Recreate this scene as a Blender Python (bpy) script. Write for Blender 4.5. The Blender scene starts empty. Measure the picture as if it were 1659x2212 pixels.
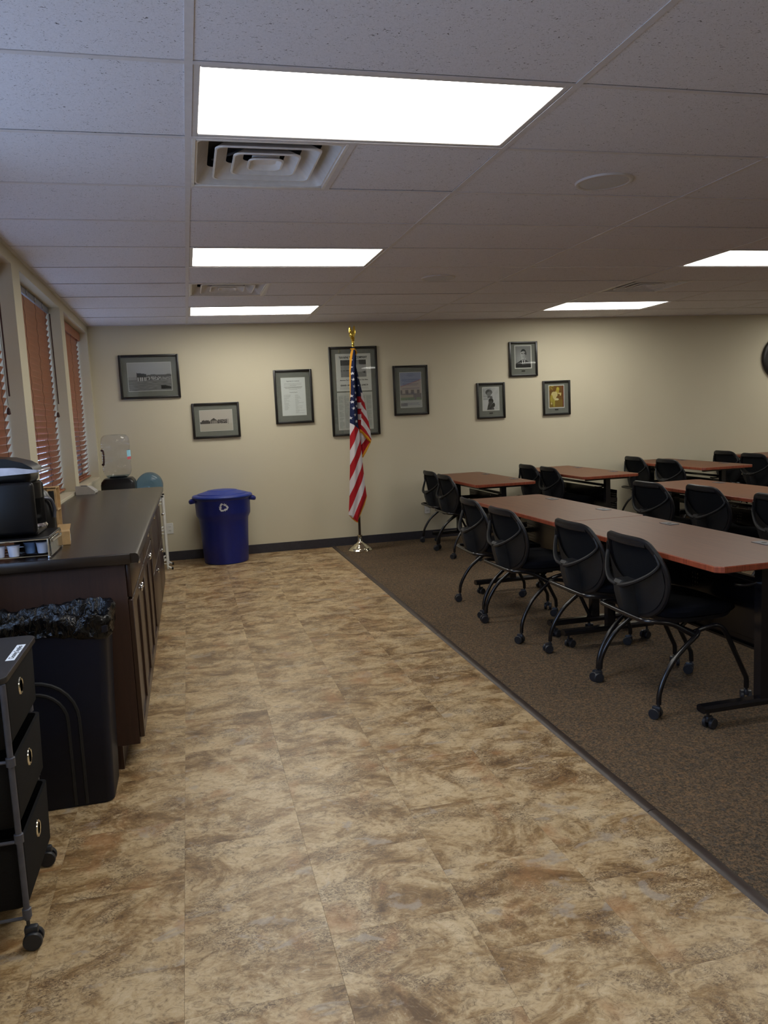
import bpy, bmesh, math, random
from mathutils import Vector, Matrix, noise
random.seed(7)
PI = math.pi
S = bpy.context.scene
C = S.collection
H = 2.457          # ceiling height
XL, XR, YB, YF = -0.98, 9.75, 6.126, -4.3   # left wall, right wall, far wall, wall behind the viewer

# ------------------------------------------------------------------ camera
cd = bpy.data.cameras.new('camera'); cam = bpy.data.objects.new('camera', cd); C.objects.link(cam)
cd.sensor_fit = 'HORIZONTAL'; cd.sensor_width = 36; cd.lens = 36.845; cd.clip_start = 0.05; cd.clip_end = 200
r = Vector((0.96899231, -0.2427042, -0.04635281)); u = Vector((0.07435824, 0.10752834, 0.99141742)); f = Vector((0.23563693, 0.96412257, -0.12224119))
m = Matrix((( r.x, u.x, -f.x, -0.0836), (r.y, u.y, -f.y, -2.4361), (r.z, u.z, -f.z, 1.4324), (0, 0, 0, 1)))
cam.matrix_world = m
S.camera = cam
# ------------------------------------------------------------------ world, exposure
SKY = (0.42, 0.60, 1.0); SKY_STRENGTH = 5.0
PANEL = 12.5; PANEL_COL = (1.0, 0.972, 0.895)
w = bpy.data.worlds.new('world'); S.world = w; w.use_nodes = True
bg = w.node_tree.nodes['Background']; bg.inputs[0].default_value = (*SKY, 1); bg.inputs[1].default_value = SKY_STRENGTH
S.view_settings.view_transform = 'Standard'; S.view_settings.look = 'None'
S.view_settings.gamma = 1; S.view_settings.use_curve_mapping = False
S.view_settings.exposure = -0.2

# ------------------------------------------------------------------ helpers
def lin(c):
    return tuple((x/255/12.92 if x/255 <= .04045 else ((x/255+.055)/1.055)**2.4) for x in c)

def tag(o, label=None, cat=None, group=None, kind=None):
    if label: o['label'] = label
    if cat: o['category'] = cat
    if group: o['group'] = group
    if kind: o['kind'] = kind
    return o

def thing(name, label, cat, loc=(0, 0, 0), rz=0, group=None):
    o = bpy.data.objects.new(name, None); o.empty_display_size = .1; C.objects.link(o)
    o.location = loc; o.rotation_euler = (0, 0, rz)
    return tag(o, label, cat, group)

class MB:
    """collects geometry into one mesh"""
    def __init__(s): s.bm = bmesh.new()
    def _xf(s, vs, M):
        if M is not None: bmesh.ops.transform(s.bm, matrix=M, verts=vs)
    def box(s, x0, x1, y0, y1, z0, z1, bev=0, seg=1, M=None):
        t = bmesh.new(); bmesh.ops.create_cube(t, size=1)
        bmesh.ops.scale(t, vec=(x1-x0, y1-y0, z1-z0), verts=t.verts)
        bmesh.ops.translate(t, vec=((x0+x1)/2, (y0+y1)/2, (z0+z1)/2), verts=t.verts)
        if bev > 0:
            bev = min(bev, .49*min(x1-x0, y1-y0, z1-z0))
            bmesh.ops.bevel(t, geom=t.edges[:], offset=bev, segments=seg, profile=.5, affect='EDGES')
        s.merge(t, M); return s
    def merge(s, t, M=None):
        if M is not None: bmesh.ops.transform(t, matrix=M, verts=t.verts)
        me = bpy.data.meshes.new('tmp'); t.to_mesh(me); t.free(); s.bm.from_mesh(me); bpy.data.meshes.remove(me)
    def raw(s, vs, fs, M=None):
        t = bmesh.new(); bv = [t.verts.new(p) for p in vs]
        for q in fs:
            try: t.faces.new([bv[i] for i in q])
            except ValueError: pass
        s.merge(t, M); return s
    def tube(s, pts, r, n=8, smooth=0, cap=True, closed=False, flat=1.0, up=None):
        P = [Vector(p) for p in pts]
        R = r if isinstance(r, (list, tuple)) else [r]*len(P)
        if smooth:
            Q, RR = [], []
            L = len(P)
            for i in range(L if closed else L-1):
                a = P[(i-1) % L] if (closed or i > 0) else P[0]*2-P[1]
                b, c = P[i], P[(i+1) % L]
                d = P[(i+2) % L] if (closed or i+2 < L) else c*2-b
                for k in range(smooth):
                    t = k/smooth
                    Q.append(.5*((2*b)+(-a+c)*t+(2*a-5*b+4*c-d)*t*t+(-a+3*b-3*c+d)*t**3))
                    RR.append(R[i]*(1-t)+R[(i+1) % L]*t)
            if not closed: Q.append(P[-1]); RR.append(R[-1])
            P, R = Q, RR
        L = len(P); vs = []; nrm = None
        for i in range(L):
            if closed: tg = (P[(i+1) % L]-P[i-1]).normalized()
            else: tg = (P[min(i+1, L-1)]-P[max(i-1, 0)]).normalized()
            if up is not None: nrm = Vector(up)-tg*tg.dot(Vector(up)); nrm.normalize()
            elif nrm is None:
                a = Vector((0, 0, 1)) if abs(tg.z) < .9 else Vector((1, 0, 0))
                nrm = (a-tg*tg.dot(a)).normalized()
            else: nrm = (nrm-tg*tg.dot(nrm)).normalized()
            bn = tg.cross(nrm)
            for k in range(n):
                a = 2*PI*k/n
                vs.append(P[i]+(nrm*math.cos(a)*flat+bn*math.sin(a))*R[i])
        fs = []
        for i in range(L if closed else L-1):
            j = (i+1) % L
            for k in range(n):
                k2 = (k+1) % n
                fs.append((i*n+k, i*n+k2, j*n+k2, j*n+k))
        if cap and not closed:
            fs.append(tuple(range(n))[::-1]); fs.append(tuple((L-1)*n+k for k in range(n)))
        return s.raw(vs, fs)
    def lathe(s, prof, n=24, M=None, sx=1, sy=1):
        vs, fs = [], []
        for (rr, z) in prof:
            for k in range(n):
                a = 2*PI*k/n; vs.append((rr*math.cos(a)*sx, rr*math.sin(a)*sy, z))
        for i in range(len(prof)-1):
            for k in range(n):
                k2 = (k+1) % n
                fs.append((i*n+k, i*n+k2, (i+1)*n+k2, (i+1)*n+k))
        if prof[0][0] > 1e-4: fs.append(tuple(range(n))[::-1])
        if prof[-1][0] > 1e-4: fs.append(tuple((len(prof)-1)*n+k for k in range(n)))
        s.raw(vs, fs, M); bmesh.ops.remove_doubles(s.bm, verts=s.bm.verts, dist=1e-5); return s
    def prism(s, poly, z0, z1, M=None, bev=0):
        t = bmesh.new(); bv = [t.verts.new((p[0], p[1], z0)) for p in poly]
        fc = t.faces.new(bv); e = bmesh.ops.extrude_face_region(t, geom=[fc])
        bmesh.ops.translate(t, vec=(0, 0, z1-z0), verts=[g for g in e['geom'] if isinstance(g, bmesh.types.BMVert)])
        bmesh.ops.recalc_face_normals(t, faces=t.faces)
        if bev: bmesh.ops.bevel(t, geom=t.edges[:], offset=bev, segments=2, profile=.5, affect='EDGES')
        s.merge(t, M); return s
    def build(s, name, mat, parent=None, smooth=40, loc=None):
        bmesh.ops.recalc_face_normals(s.bm, faces=s.bm.faces)
        me = bpy.data.meshes.new(name); s.bm.to_mesh(me); s.bm.free()
        if smooth:
            for p in me.polygons: p.use_smooth = True
            me.set_sharp_from_angle(angle=math.radians(smooth))
        if mat: me.materials.append(mat)
        o = bpy.data.objects.new(name, me); C.objects.link(o)
        if parent: o.parent = parent
        if loc: o.location = loc
        return o

def box(name, mat, dims, parent=None, bev=0, seg=1, loc=None):
    return MB().box(*dims, bev=bev, seg=seg).build(name, mat, parent, loc=loc)

def copy_tree(o, parent=None):
    c = o.copy(); C.objects.link(c); c.parent = parent
    for ch in list(o.children): copy_tree(ch, c)
    return c

def text_mesh(name, body, size, mat, parent, M, align='CENTER', ext=.0004, sx=1.0, bold=0.0):
    cu = bpy.data.curves.new('t', 'FONT'); cu.body = body; cu.size = size; cu.align_x = align; cu.align_y = 'CENTER'; cu.extrude = ext; cu.offset = bold
    cu.resolution_u = 2
    ob = bpy.data.objects.new('t', cu); C.objects.link(ob)
    dg = bpy.context.evaluated_depsgraph_get()
    me = bpy.data.meshes.new_from_object(ob.evaluated_get(dg))
    bpy.data.objects.remove(ob); bpy.data.curves.remove(cu)
    me.transform(M @ Matrix.Diagonal((sx, 1, 1, 1))); me.materials.clear(); me.materials.append(mat)
    o = bpy.data.objects.new(name, me); C.objects.link(o); o.parent = parent
    return o

def MT(x=0, y=0, z=0): return Matrix.Translation((x, y, z))
def RX(d): return Matrix.Rotation(math.radians(d), 4, 'X')
def RY(d): return Matrix.Rotation(math.radians(d), 4, 'Y')
def RZ(d): return Matrix.Rotation(math.radians(d), 4, 'Z')

# ------------------------------------------------------------------ materials
class NT:
    def __init__(s, name):
        s.m = bpy.data.materials.new(name); s.m.use_nodes = True; s.t = s.m.node_tree
        s.b = s.t.nodes['Principled BSDF']; s.o = s.t.nodes['Material Output']
    def n(s, typ, **kw):
        x = s.t.nodes.new(typ)
        for k, v in kw.items():
            if k in x.inputs: 
                pass
            setattr(x, k, v)
        return x
    def l(s, a, b): s.t.links.new(a, b)
    def noise(s, vec, scale, detail=4, rough=.5, dist=0):
        x = s.t.nodes.new('ShaderNodeTexNoise'); x.inputs['Scale'].default_value = scale; x.inputs['Detail'].default_value = detail
        x.inputs['Roughness'].default_value = rough; x.inputs['Distortion'].default_value = dist
        if vec is not None: s.l(vec, x.inputs['Vector'])
        return x.outputs['Fac']
    def ramp(s, fac, stops, interp='LINEAR'):
        x = s.t.nodes.new('ShaderNodeValToRGB'); x.color_ramp.interpolation = interp
        e = x.color_ramp.elements
        while len(e) < len(stops): e.new(0.5)
        for i, (p, c) in enumerate(stops):
            e[i].position = p; e[i].color = (*c, 1) if len(c) == 3 else c
        s.l(fac, x.inputs[0]); return x.outputs[0]
    def mix(s, fac, a, b, mode='MIX'):
        x = s.t.nodes.new('ShaderNodeMix'); x.data_type = 'RGBA'; x.blend_type = mode
        for i, v in ((0, fac), (6, a), (7, b)):
            if hasattr(v, 'is_linked'): s.l(v, x.inputs[i])
            else: x.inputs[i].default_value = v if i == 0 else (*v, 1)
        return x.outputs[2]
    def mapping(s, vec, scale=(1, 1, 1), rot=(0, 0, 0)):
        x = s.t.nodes.new('ShaderNodeMapping'); x.inputs['Scale'].default_value = scale; x.inputs['Rotation'].default_value = rot
        s.l(vec, x.inputs['Vector']); return x.outputs[0]
    def pos(s): return s.t.nodes.new('ShaderNodeNewGeometry').outputs['Position']
    def obj(s): return s.t.nodes.new('ShaderNodeTexCoord').outputs['Object']
    def math(s, op, a, b=0.0):
        x = s.t.nodes.new('ShaderNodeMath'); x.operation = op
        for i, v in ((0, a), (1, b)):
            if hasattr(v, 'is_linked'): s.l(v, x.inputs[i])
            else: x.inputs[i].default_value = v
        return x.outputs[0]
    def bump(s, h, strength=.3, dist=.002):
        x = s.t.nodes.new('ShaderNodeBump'); x.inputs['Strength'].default_value = strength; x.inputs['Distance'].default_value = dist
        s.l(h, x.inputs['Height']); s.l(x.outputs[0], s.b.inputs['Normal'])
    def set(s, rough=.5, metal=0, spec=.5, color=None):
        s.b.inputs['Roughness'].default_value = rough; s.b.inputs['Metallic'].default_value = metal
        s.b.inputs['Specular IOR Level'].default_value = spec
        if color is not None:
            if hasattr(color, 'is_linked'): s.l(color, s.b.inputs['Base Color'])
            else: s.b.inputs['Base Color'].default_value = (*color, 1)
        return s.m

def plain(name, color, rough=.5, metal=0, spec=.5, var=.12, scale=30):
    t = NT(name); n = t.noise(t.obj(), scale, 3)
    c = t.ramp(n, [(.3, tuple(max(0, x*(1-var)) for x in color)), (.7, tuple(min(1, x*(1+var)) for x in color))])
    return t.set(rough, metal, spec, c)

M = {}
# vinyl floor tile: tan stone look with brown clouds, dark flecks, grey patches; every tile its own piece of the pattern
t = NT('vinyl stone tile'); oi = t.n('ShaderNodeObjectInfo')
cx = t.n('ShaderNodeCombineXYZ')
for k, mul in enumerate((37.0, 91.0, 13.0)): t.l(t.math('MULTIPLY', oi.outputs['Random'], mul), cx.inputs[k])
ad = t.n('ShaderNodeVectorMath'); ad.operation = 'ADD'; t.l(t.pos(), ad.inputs[0]); t.l(cx.outputs[0], ad.inputs[1])
v1 = t.mapping(ad.outputs[0], (1.0, 1.35, 1.0), (0, 0, .15))
cloud = t.noise(v1, 4.2, 14, .74, .7)
base = t.ramp(cloud, [(.35, (.125, .068, .026)), (.44, (.29, .180, .078)), (.52, (.48, .345, .185)), (.66, (.60, .465, .282))])
fine = t.noise(v1, 26, 10, .80, 1.6)
c = t.mix(t.ramp(fine, [(.38, (.7, .7, .7)), (.50, (0, 0, 0))]), base, (.115, .066, .030))
c = t.mix(t.ramp(fine, [(.56, (0, 0, 0)), (.66, (.55, .55, .55))]), c, (.66, .56, .39))
patch = t.noise(v1, 5.5, 8, .6, .5)
brk = t.noise(v1, 55, 7, .8, 2.2)
dark = t.math('MULTIPLY', t.ramp(patch, [(.47, (0, 0, 0)), (.58, (1, 1, 1))]), t.ramp(brk, [(.45, (0, 0, 0)), (.58, (1, 1, 1))]))
c = t.mix(t.math('MULTIPLY', dark, .85), c, (.085, .05, .03))
gp = t.noise(t.mapping(ad.outputs[0], (1.0, 1.6, 1.0), (0, 0, .5)), 6.5, 7, .6, .8)
c = t.mix(t.ramp(gp, [(.60, (0, 0, 0)), (.66, (.6, .6, .6))]), c, (.36, .305, .245))
rd = t.noise(t.mapping(ad.outputs[0], (1.3, 1.0, 1.0), (0, 0, 1.1)), 4.2, 6, .55, .3)
c = t.mix(t.ramp(rd, [(.58, (0, 0, 0)), (.72, (.6, .6, .6))]), c, (.36, .17, .065))
t.bump(fine, .10, .0015)
M['tile'] = t.set(.38, 0, .45, c)
M['seam'] = plain('dark joint', (.20, .14, .085), .8)
# carpet
t = NT('brown flecked loop carpet'); p = t.pos()
n1 = t.noise(p, 130, 3, .7); n2 = t.noise(p, 60, 4, .75, .5); n3 = t.noise(p, 2.2, 3)
c = t.ramp(n2, [(.38, (.050, .053, .056)), (.46, (.130, .097, .064)), (.54, (.185, .125, .072)), (.62, (.26, .150, .076))])
c = t.mix(t.ramp(n1, [(.42, (.95, .95, .95)), (.52, (0, 0, 0))]), c, (.030, .026, .020))
c = t.mix(.25, c, t.ramp(n3, [(.3, (.125, .095, .066)), (.7, (.215, .150, .092))]))
t.bump(n1, .8, .008)
M['carpet'] = t.set(.95, 0, .1, c)
M['strip'] = plain('dark brown transition strip', (.045, .032, .026), .45)
M['cove'] = plain('dark grey cove base', (.028, .026, .034), .5)
t = NT('beige wall paint'); n = t.noise(t.pos(), 60, 5, .6); n2 = t.noise(t.pos(), 1.3, 2)
t.bump(n, .12, .002); M['wall'] = t.set(.75, 0, .3, t.ramp(n2, [(.3, (.585, .535, .395)), (.7, (.61, .56, .415))]))
# fissured ceiling tile
t = NT('fissured ceiling tile'); oi = t.n('ShaderNodeObjectInfo'); cx = t.n('ShaderNodeCombineXYZ')
t.l(t.math('MULTIPLY', oi.outputs['Random'], 57.0), cx.inputs[0]); t.l(t.math('MULTIPLY', oi.outputs['Random'], 23.0), cx.inputs[1])
ad = t.n('ShaderNodeVectorMath'); ad.operation = 'ADD'; t.l(t.pos(), ad.inputs[0]); t.l(cx.outputs[0], ad.inputs[1])
a = t.noise(t.mapping(ad.outputs[0], (1, 1.7, 1), (0, 0, .5)), 62, 2.5, .6, 2.2)
b = t.noise(t.mapping(ad.outputs[0], (1.7, 1, 1), (0, 0, -.4)), 95, 2, .5, 2.8)
mask = t.math('MAXIMUM', t.ramp(a, [(.650, (0, 0, 0)), (.675, (1, 1, 1))]), t.ramp(b, [(.68, (0, 0, 0)), (.70, (.7, .7, .7))]))
soft = t.noise(ad.outputs[0], 160, 3)
cc = t.ramp(soft, [(.3, (.72, .71, .76)), (.7, (.79, .78, .84))])
M['ctile'] = t.set(.9, 0, .2, t.mix(mask, cc, (.13, .12, .13)))
M['tbar'] = plain('painted ceiling grid', (.68, .65, .66), .5, var=.04)
M['plenum'] = plain('dark plenum', (.03, .03, .035), .9)
t = NT('lit acrylic lens'); t.set(.4, 0, .3, (.9, .9, .9)); t.b.inputs['Emission Color'].default_value = (*PANEL_COL, 1); t.b.inputs['Emission Strength'].default_value = PANEL
M['lens'] = t.m
t = NT('dimmed acrylic lens'); t.set(.4, 0, .3, (.9, .9, .9)); t.b.inputs['Emission Color'].default_value = (*PANEL_COL, 1); t.b.inputs['Emission Strength'].default_value = PANEL*.6
M['lens2'] = t.m
M['whitemetal'] = plain('white enamelled metal', (.62, .59, .58), .4, var=.04)
M['ventmetal'] = plain('off white vent metal', (.78, .75, .72), .4, var=.05)
M['duct'] = plain('dull duct metal', (.10, .11, .13), .35, .6)
M['grille'] = plain('grey speaker grille', (.60, .60, .63), .6, scale=300)
# wood and furniture
def wood(name, c1, c2, rough, axis='Y', scale=6, spec=.5):
    t = NT(name); sc = {'Y': (14, .9, 6), 'X': (.9, 14, 6), 'Z': (10, 10, .8)}[axis]
    n = t.noise(t.mapping(t.obj(), sc), scale, 8, .6, .8); return t.set(rough, 0, spec, t.ramp(n, [(.3, c1), (.7, c2)]))
M['cherry'] = wood('cherry laminate', (.120, .046, .022), (.170, .070, .034), .42, 'Y', 3, spec=.28)
M['cherryedge'] = wood('red cherry table edge', (.15, .028, .014), (.34, .080, .036), .35, 'Z', 9)
M['espresso'] = wood('dark espresso cabinet wood', (.022, .010, .0065), (.036, .016, .010), .32, 'Z', 5)
M['espressoend'] = wood('dark espresso end panel', (.026, .0095, .0050), (.040, .0150, .0078), .55, 'Z', 5)
M['counter'] = plain('dark brown laminate counter', (.0145, .009, .0065), .27, spec=.5, scale=200, var=.25)
M['chrome'] = plain('polished chrome', (.75, .75, .77), .12, 1, var=.02)
M['blackmetal'] = plain('black enamelled steel tube', (.006, .006, .008), .22, 0, .6)
M['blackplastic'] = plain('black moulded plastic', (.008, .0085, .011), .45, spec=.35)
M['greyplastic'] = plain('charcoal moulded plastic', (.012, .013, .015), .5, spec=.35)
M['fabric'] = plain('black seat fabric', (.0035, .004, .0065), .95, spec=.1, scale=300, var=.3)
M['mesh'] = plain('dark grey back mesh', (.007, .008, .010), .9, spec=.1, scale=500, var=.4)
M['caster'] = plain('dark caster plastic', (.016, .018, .024), .4)
M['frame'] = plain('black picture frame', (.012, .011, .010), .3)
M['mat'] = plain('grey green picture mount', (.165, .170, .150), .85, var=.05)
M['bevel'] = plain('white mount bevel', (.6, .6, .56), .8, var=.03)
M['paper'] = plain('white printed paper', (.62, .64, .62), .8, var=.03)
M['newsprint'] = plain('grey newsprint paper', (.40, .41, .38), .85, var=.08, scale=200)
M['ink'] = plain('black ink', (.02, .02, .02), .8)
M['greyink'] = plain('grey ink', (.22, .22, .21), .8)
M['blueink'] = plain('dark blue ink', (.05, .07, .18), .8)
M['gold'] = plain('polished brass', (.85, .62, .12), .18, 1, var=.05)
M['silverbrass'] = plain('polished pale brass', (.78, .74, .60), .12, 1, var=.02)
M['fringe'] = plain('gold fringe thread', (.72, .36, .03), .8, scale=400, var=.3)
M['pole'] = plain('dark wooden pole', (.020, .010, .007), .3)
M['blueplastic'] = plain('blue moulded plastic', (.004, .012, .16), .38, var=.06)
M['bluelid'] = plain('blue moulded plastic lid', (.012, .035, .26), .42, var=.06)
M['whiteprint'] = plain('white printed symbol', (.62, .66, .72), .6, var=.02)
M['white'] = plain('white plastic', (.70, .70, .66), .4, var=.03)
M['slot'] = plain('dark slot', (.01, .01, .01), .6)
M['blind'] = wood('stained wooden blind slat', (.29, .092, .033), (.41, .142, .056), .38, 'Y', 3)
M['cord'] = plain('dark red brown cord', (.05, .018, .012), .8)
M['headrail'] = plain('grey steel headrail', (.22, .23, .27), .4, .5)
M['winframe'] = plain('dark bronze window frame', (.06, .055, .05), .5)
M['binnavy'] = plain('dark navy grey bin plastic', (.004, .0058, .015), .5, spec=.3, var=.08)
t = NT('black bin liner film'); t.bump(t.noise(t.mapping(t.obj(), (1, 1, .6)), 42, 3, .5, .8), .75, .012); M['liner'] = t.set(.20, 0, .35, (.0025, .0025, .003))
M['red'] = plain('red drawstring', (.35, .02, .03), .6)
M['drawerfab'] = plain('black non woven fabric', (.009, .009, .010), .9, spec=.2, scale=400, var=.3)
M['darkwood'] = wood('black wood grain board', (.012, .011, .011), (.028, .024, .024), .4, 'Y', 6)
M['greytube'] = plain('grey steel tube', (.085, .090, .115), .38, .3)
M['cone'] = plain('black coffee machine plastic', (.004, .004, .005), .32, spec=.3)
M['silver'] = plain('brushed silver plastic', (.50, .48, .52), .3, .6)
M['pod'] = plain('white coffee pod', (.62, .66, .78), .5, var=.03)
M['podblue'] = plain('light blue coffee pod', (.22, .38, .68), .5, var=.03)
M['carton'] = plain('tan cardboard', (.52, .34, .16), .8)
M['mirror'] = plain('dark mirror panel', (.30, .29, .25), .12, .8)
M['palegrey'] = plain('pale grey plastic', (.42, .41, .38), .5, var=.04)
M['label'] = plain('white label tape', (.72, .72, .70), .5, var=.02)
M['concrete'] = plain('pale pavement', (.62, .60, .58), .9, scale=3)
t = NT('print colours'); at_ = t.n('ShaderNodeVertexColor'); at_.layer_name = 'Col'; M['print'] = t.set(.7, 0, .3, at_.outputs['Color'])
t = NT('printed flag cloth'); at_ = t.n('ShaderNodeVertexColor'); at_.layer_name = 'Col'; t.bump(t.noise(t.obj(), 900, 2), .15, .001); M['flag'] = t.set(.75, 0, .2, at_.outputs['Color'])
def glassy(name, tint, rough, fac):
    m = bpy.data.materials.new(name); m.use_nodes = True; T = m.node_tree; T.nodes.clear()
    o = T.nodes.new('ShaderNodeOutputMaterial'); tr = T.nodes.new('ShaderNodeBsdfTransparent'); tr.inputs[0].default_value = (*tint, 1)
    gl = T.nodes.new('ShaderNodeBsdfGlossy'); gl.inputs['Roughness'].default_value = rough
    lw = T.nodes.new('ShaderNodeLayerWeight'); lw.inputs[0].default_value = .5
    pw = T.nodes.new('ShaderNodeMath'); pw.operation = 'POWER'; T.links.new(lw.outputs['Facing'], pw.inputs[0]); pw.inputs[1].default_value = 4.5
    fr = T.nodes.new('ShaderNodeMath'); fr.operation = 'MULTIPLY_ADD'; T.links.new(pw.outputs[0], fr.inputs[0]); fr.inputs[1].default_value = fac; fr.inputs[2].default_value = .035
    mx = T.nodes.new('ShaderNodeMixShader'); T.links.new(fr.outputs[0], mx.inputs[0]); T.links.new(tr.outputs[0], mx.inputs[1]); T.links.new(gl.outputs[0], mx.inputs[2]); T.links.new(mx.outputs[0], o.inputs[0])
    return m
M['glass'] = glassy('clear pane', (.97, .98, .97), .02, .7)
M['bottle'] = glassy('clear bottle plastic', (.93, .94, .97), .05, .75)
M['bluebottle'] = glassy('blue bottle plastic', (.50, .68, .88), .06, .6)
t = NT('water'); t.set(.02, 0, .5, (.75, .85, .9)); M['water'] = glassy('water', (.72, .82, .88), .02, .4)

# ------------------------------------------------------------------ floor
floor = tag(box('floor', M['seam'], (XL-.2, XR, YF, YB+.1, -.12, -.0062)), kind='structure')
TW = .3967; X0 = 1.392
tile_me = {}
def tile_mesh(wx, wy):
    k = (round(wx, 3), round(wy, 3))
    if k not in tile_me:
        o = MB().box(0, wx, 0, wy, -.006, 0, bev=.0003).build('tile', M['tile'], floor); tile_me[k] = o.data; C.objects.unlink(o); bpy.data.objects.remove(o)
    return tile_me[k]
for i in range(6):
    xa = X0-TW*(i+1); wx = TW-.0003
    if i == 5: xa2 = max(xa, XL); wx = xa+TW-.0003-xa2; xa = xa2
    off = 0.0 if i % 2 == 0 else .2
    y = YF+.013+off-TW*0 - .2
    y = -4.39+off + (.4-.3967)*0
    # align seams to y = -0.01 (+0.2 on alternate columns)
    k = math.floor((YF-(-.012+off))/ .4)
    y = -.012+off+k*.4
    while y < YB:
        ya, yb = max(y, YF), min(y+.4, YB)
        if yb-ya > .01:
            o = bpy.data.objects.new('tile', tile_mesh(wx, yb-ya-.0003)); C.objects.link(o); o.parent = floor; o.location = (xa, ya, random.uniform(-.0002, .0002))
        y += .4
tag(box('carpet', M['carpet'], (X0+.03, XR, YF, YB, -.0062, .004), floor), label='brown flecked loop pile carpet')
tr = MB()
for (a, b) in ((YF, -2.45), (-2.447, -.106), (-.103, 2.33), (2.333, YB)):
    tr.raw([(X0-.004, a, -.001), (X0+.004, a, .006), (X0+.014, a, .0085), (X0+.028, a, .0085), (X0+.038, a, .005), (X0+.040, a, -.001),
            (X0-.004, b, -.001), (X0+.004, b, .006), (X0+.014, b, .0085), (X0+.028, b, .0085), (X0+.038, b, .005), (X0+.040, b, -.001)],
           [(i, i+1, i+7, i+6) for i in range(5)]+[(0, 1, 2, 3, 4, 5), (11, 10, 9, 8, 7, 6)])
tag(tr.build('trim_1', M['strip'], smooth=30), kind='structure')

# ------------------------------------------------------------------ walls
def struct(name, dims, mat=None): return tag(box(name, mat or M['wall'], dims), kind='structure')
struct('wall_back', (XL-.25, XR+.1, YB, YB+.12, -.1, H+.15))
struct('wall_right', (XR, XR+.12, YF, YB, -.1, H+.15))
struct('wall_front', (XL-.25, XR+.1, YF-.12, YF, -.1, H+.15))
wl = MB(); ZS, ZT = .935, 2.385
WINS = [(-2.3, -.95), (-.75, .80), (1.0, 2.53), (2.755, 4.30), (4.50, 6.05)]  # first two are unseen, added without blinds to let in bluish daylight
WT = XL-.20
wl.box(WT, XL, YF, YB, -.1, ZS); wl.box(WT, XL, YF, YB, ZT, H+.15)
ys = [YF]+[v for w_ in WINS for v in w_]+[YB]
for a, b in zip(ys[0::2], ys[1::2]): wl.box(WT, XL, a, b, ZS, ZT)
tag(wl.build('wall_left', M['wall'], smooth=30), kind='structure')
# baseboards
tag(box('baseboard_back', M['cove'], (XL, XR, YB-.006, YB, 0, .098), bev=.002), kind='structure')
tag(box('baseboard_left', M['cove'], (XL, XL+.006, 4.47, YB-.006, 0, .098), bev=.002), kind='structure')
for i, (a, b) in enumerate(WINS):
    g = MB(); xf = XL-.16
    for (p, q, r0, r1) in ((a, a+.04, ZS, ZT), (b-.04, b, ZS, ZT), (a+.04, b-.04, ZS, ZS+.04), (a+.04, b-.04, ZT-.04, ZT), (a+.04, b-.04, 1.64, 1.67)):
        g.box(xf-.03, xf+.0, p, q, r0, r1, bev=.004)
    wdo = tag(g.build('window_%d' % (i+1), M['winframe']), kind='structure')
    box('window_pane', M['glass'], (xf-.018, xf-.012, a+.02, b-.02, ZS+.02, ZT-.02), wdo)
    box('window_sill', M['wall'], (WT+.05, XL+.004, a, b, ZS-.02, ZS+.004), wdo, bev=.003)
tag(box('ground_outside', M['concrete'], (-30, WT-.05, -25, 30, -.35, -.15)), kind='structure')

# ------------------------------------------------------------------ ceiling
ceil = tag(box('ceiling', M['plenum'], (XL-.25, XR+.1, YF-.1, YB+.1, H+.14, H+.2)), kind='structure')
COLX = [XL]+[1.2192*i for i in range(0, 9)]
COLX = [x for x in COLX if x < XR]+[XR]
ROWY = [YF]+[.6096*n for n in range(-7, 11) if YF < .6096*n < YB-.01]+[YB]
LIGHTS = [(0, 0, 1), (0, 4, 1), (0, 8, 1), (3, 4, 1), (3, 8, 1), (0, -4, 1), (3, -4, 0), (6, 0, 1), (6, 4, 1), (6, 8, 1), (6, -4, 0)]
VENTS = [(0, 1), (0, 6), (3, 6)]
def colpos(i): return 1.2192*i
skip = {(i, n) for (i, n, s_) in LIGHTS}
vset = set(VENTS)
ct_me = {}
def ctile(x0, x1, y0, y1):
    g = .010
    k = (round(x1-x0, 3), round(y1-y0, 3))
    if k not in ct_me:
        o = MB().box(g, x1-x0-g, g, y1-y0-g, .0015, .017, bev=.0015).build('tile', M['ctile'], None); ct_me[k] = o.data; C.objects.unlink(o); bpy.data.objects.remove(o)
    o = bpy.data.objects.new('tile', ct_me[k]); C.objects.link(o); o.parent = ceil
    o.location = (x0, y0, H+random.choice((0, 0, 0, .0008))); o.rotation_euler = (random.uniform(-.0012, .0012), random.uniform(-.0006, .0006), 0)
for i in range(len(COLX)-1):
    xa, xb = COLX[i], COLX[i+1]
    ci = i-1
    for j in range(len(ROWY)-1):
        ya, yb = ROWY[j], ROWY[j+1]
        n = round(ya/.6096) if ya > YF else -8
        if (ci, n) in skip: continue
        if (ci, n) in vset: ctile(xa+.6096, xb, ya, yb); continue
        ctile(xa, xb, ya, yb)
def bar(x0, x1, y0, y1, wide=.012):
    if x1-x0 > y1-y0: return box('grid_bar', M['tbar'], (x0, x1, y0-wide, y0+wide, H-.0015, H+.0012), ceil)
    return box('grid_bar', M['tbar'], (x0-wide, x0+wide, y0, y1, H-.0012, H+.0014), ceil)
for x in COLX[1:-1]: bar(x, x, YF, YB)
for i in range(len(COLX)-1):
    for y in ROWY[1:-1]: bar(COLX[i]+.012, COLX[i+1]-.012, y, y, .010)
for (i, n) in VENTS: bar(colpos(i)+.6096, colpos(i)+.6096, .6096*n+.01, .6096*(n+1)-.01)
for nm, d in (('trim_2', (XL, XR, YB-.02, YB, H-.002, H+.03)), ('trim_3', (XL, XL+.02, YF, YB-.02, H-.002, H+.03))): tag(box(nm, M['tbar'], d), kind='structure')

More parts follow.
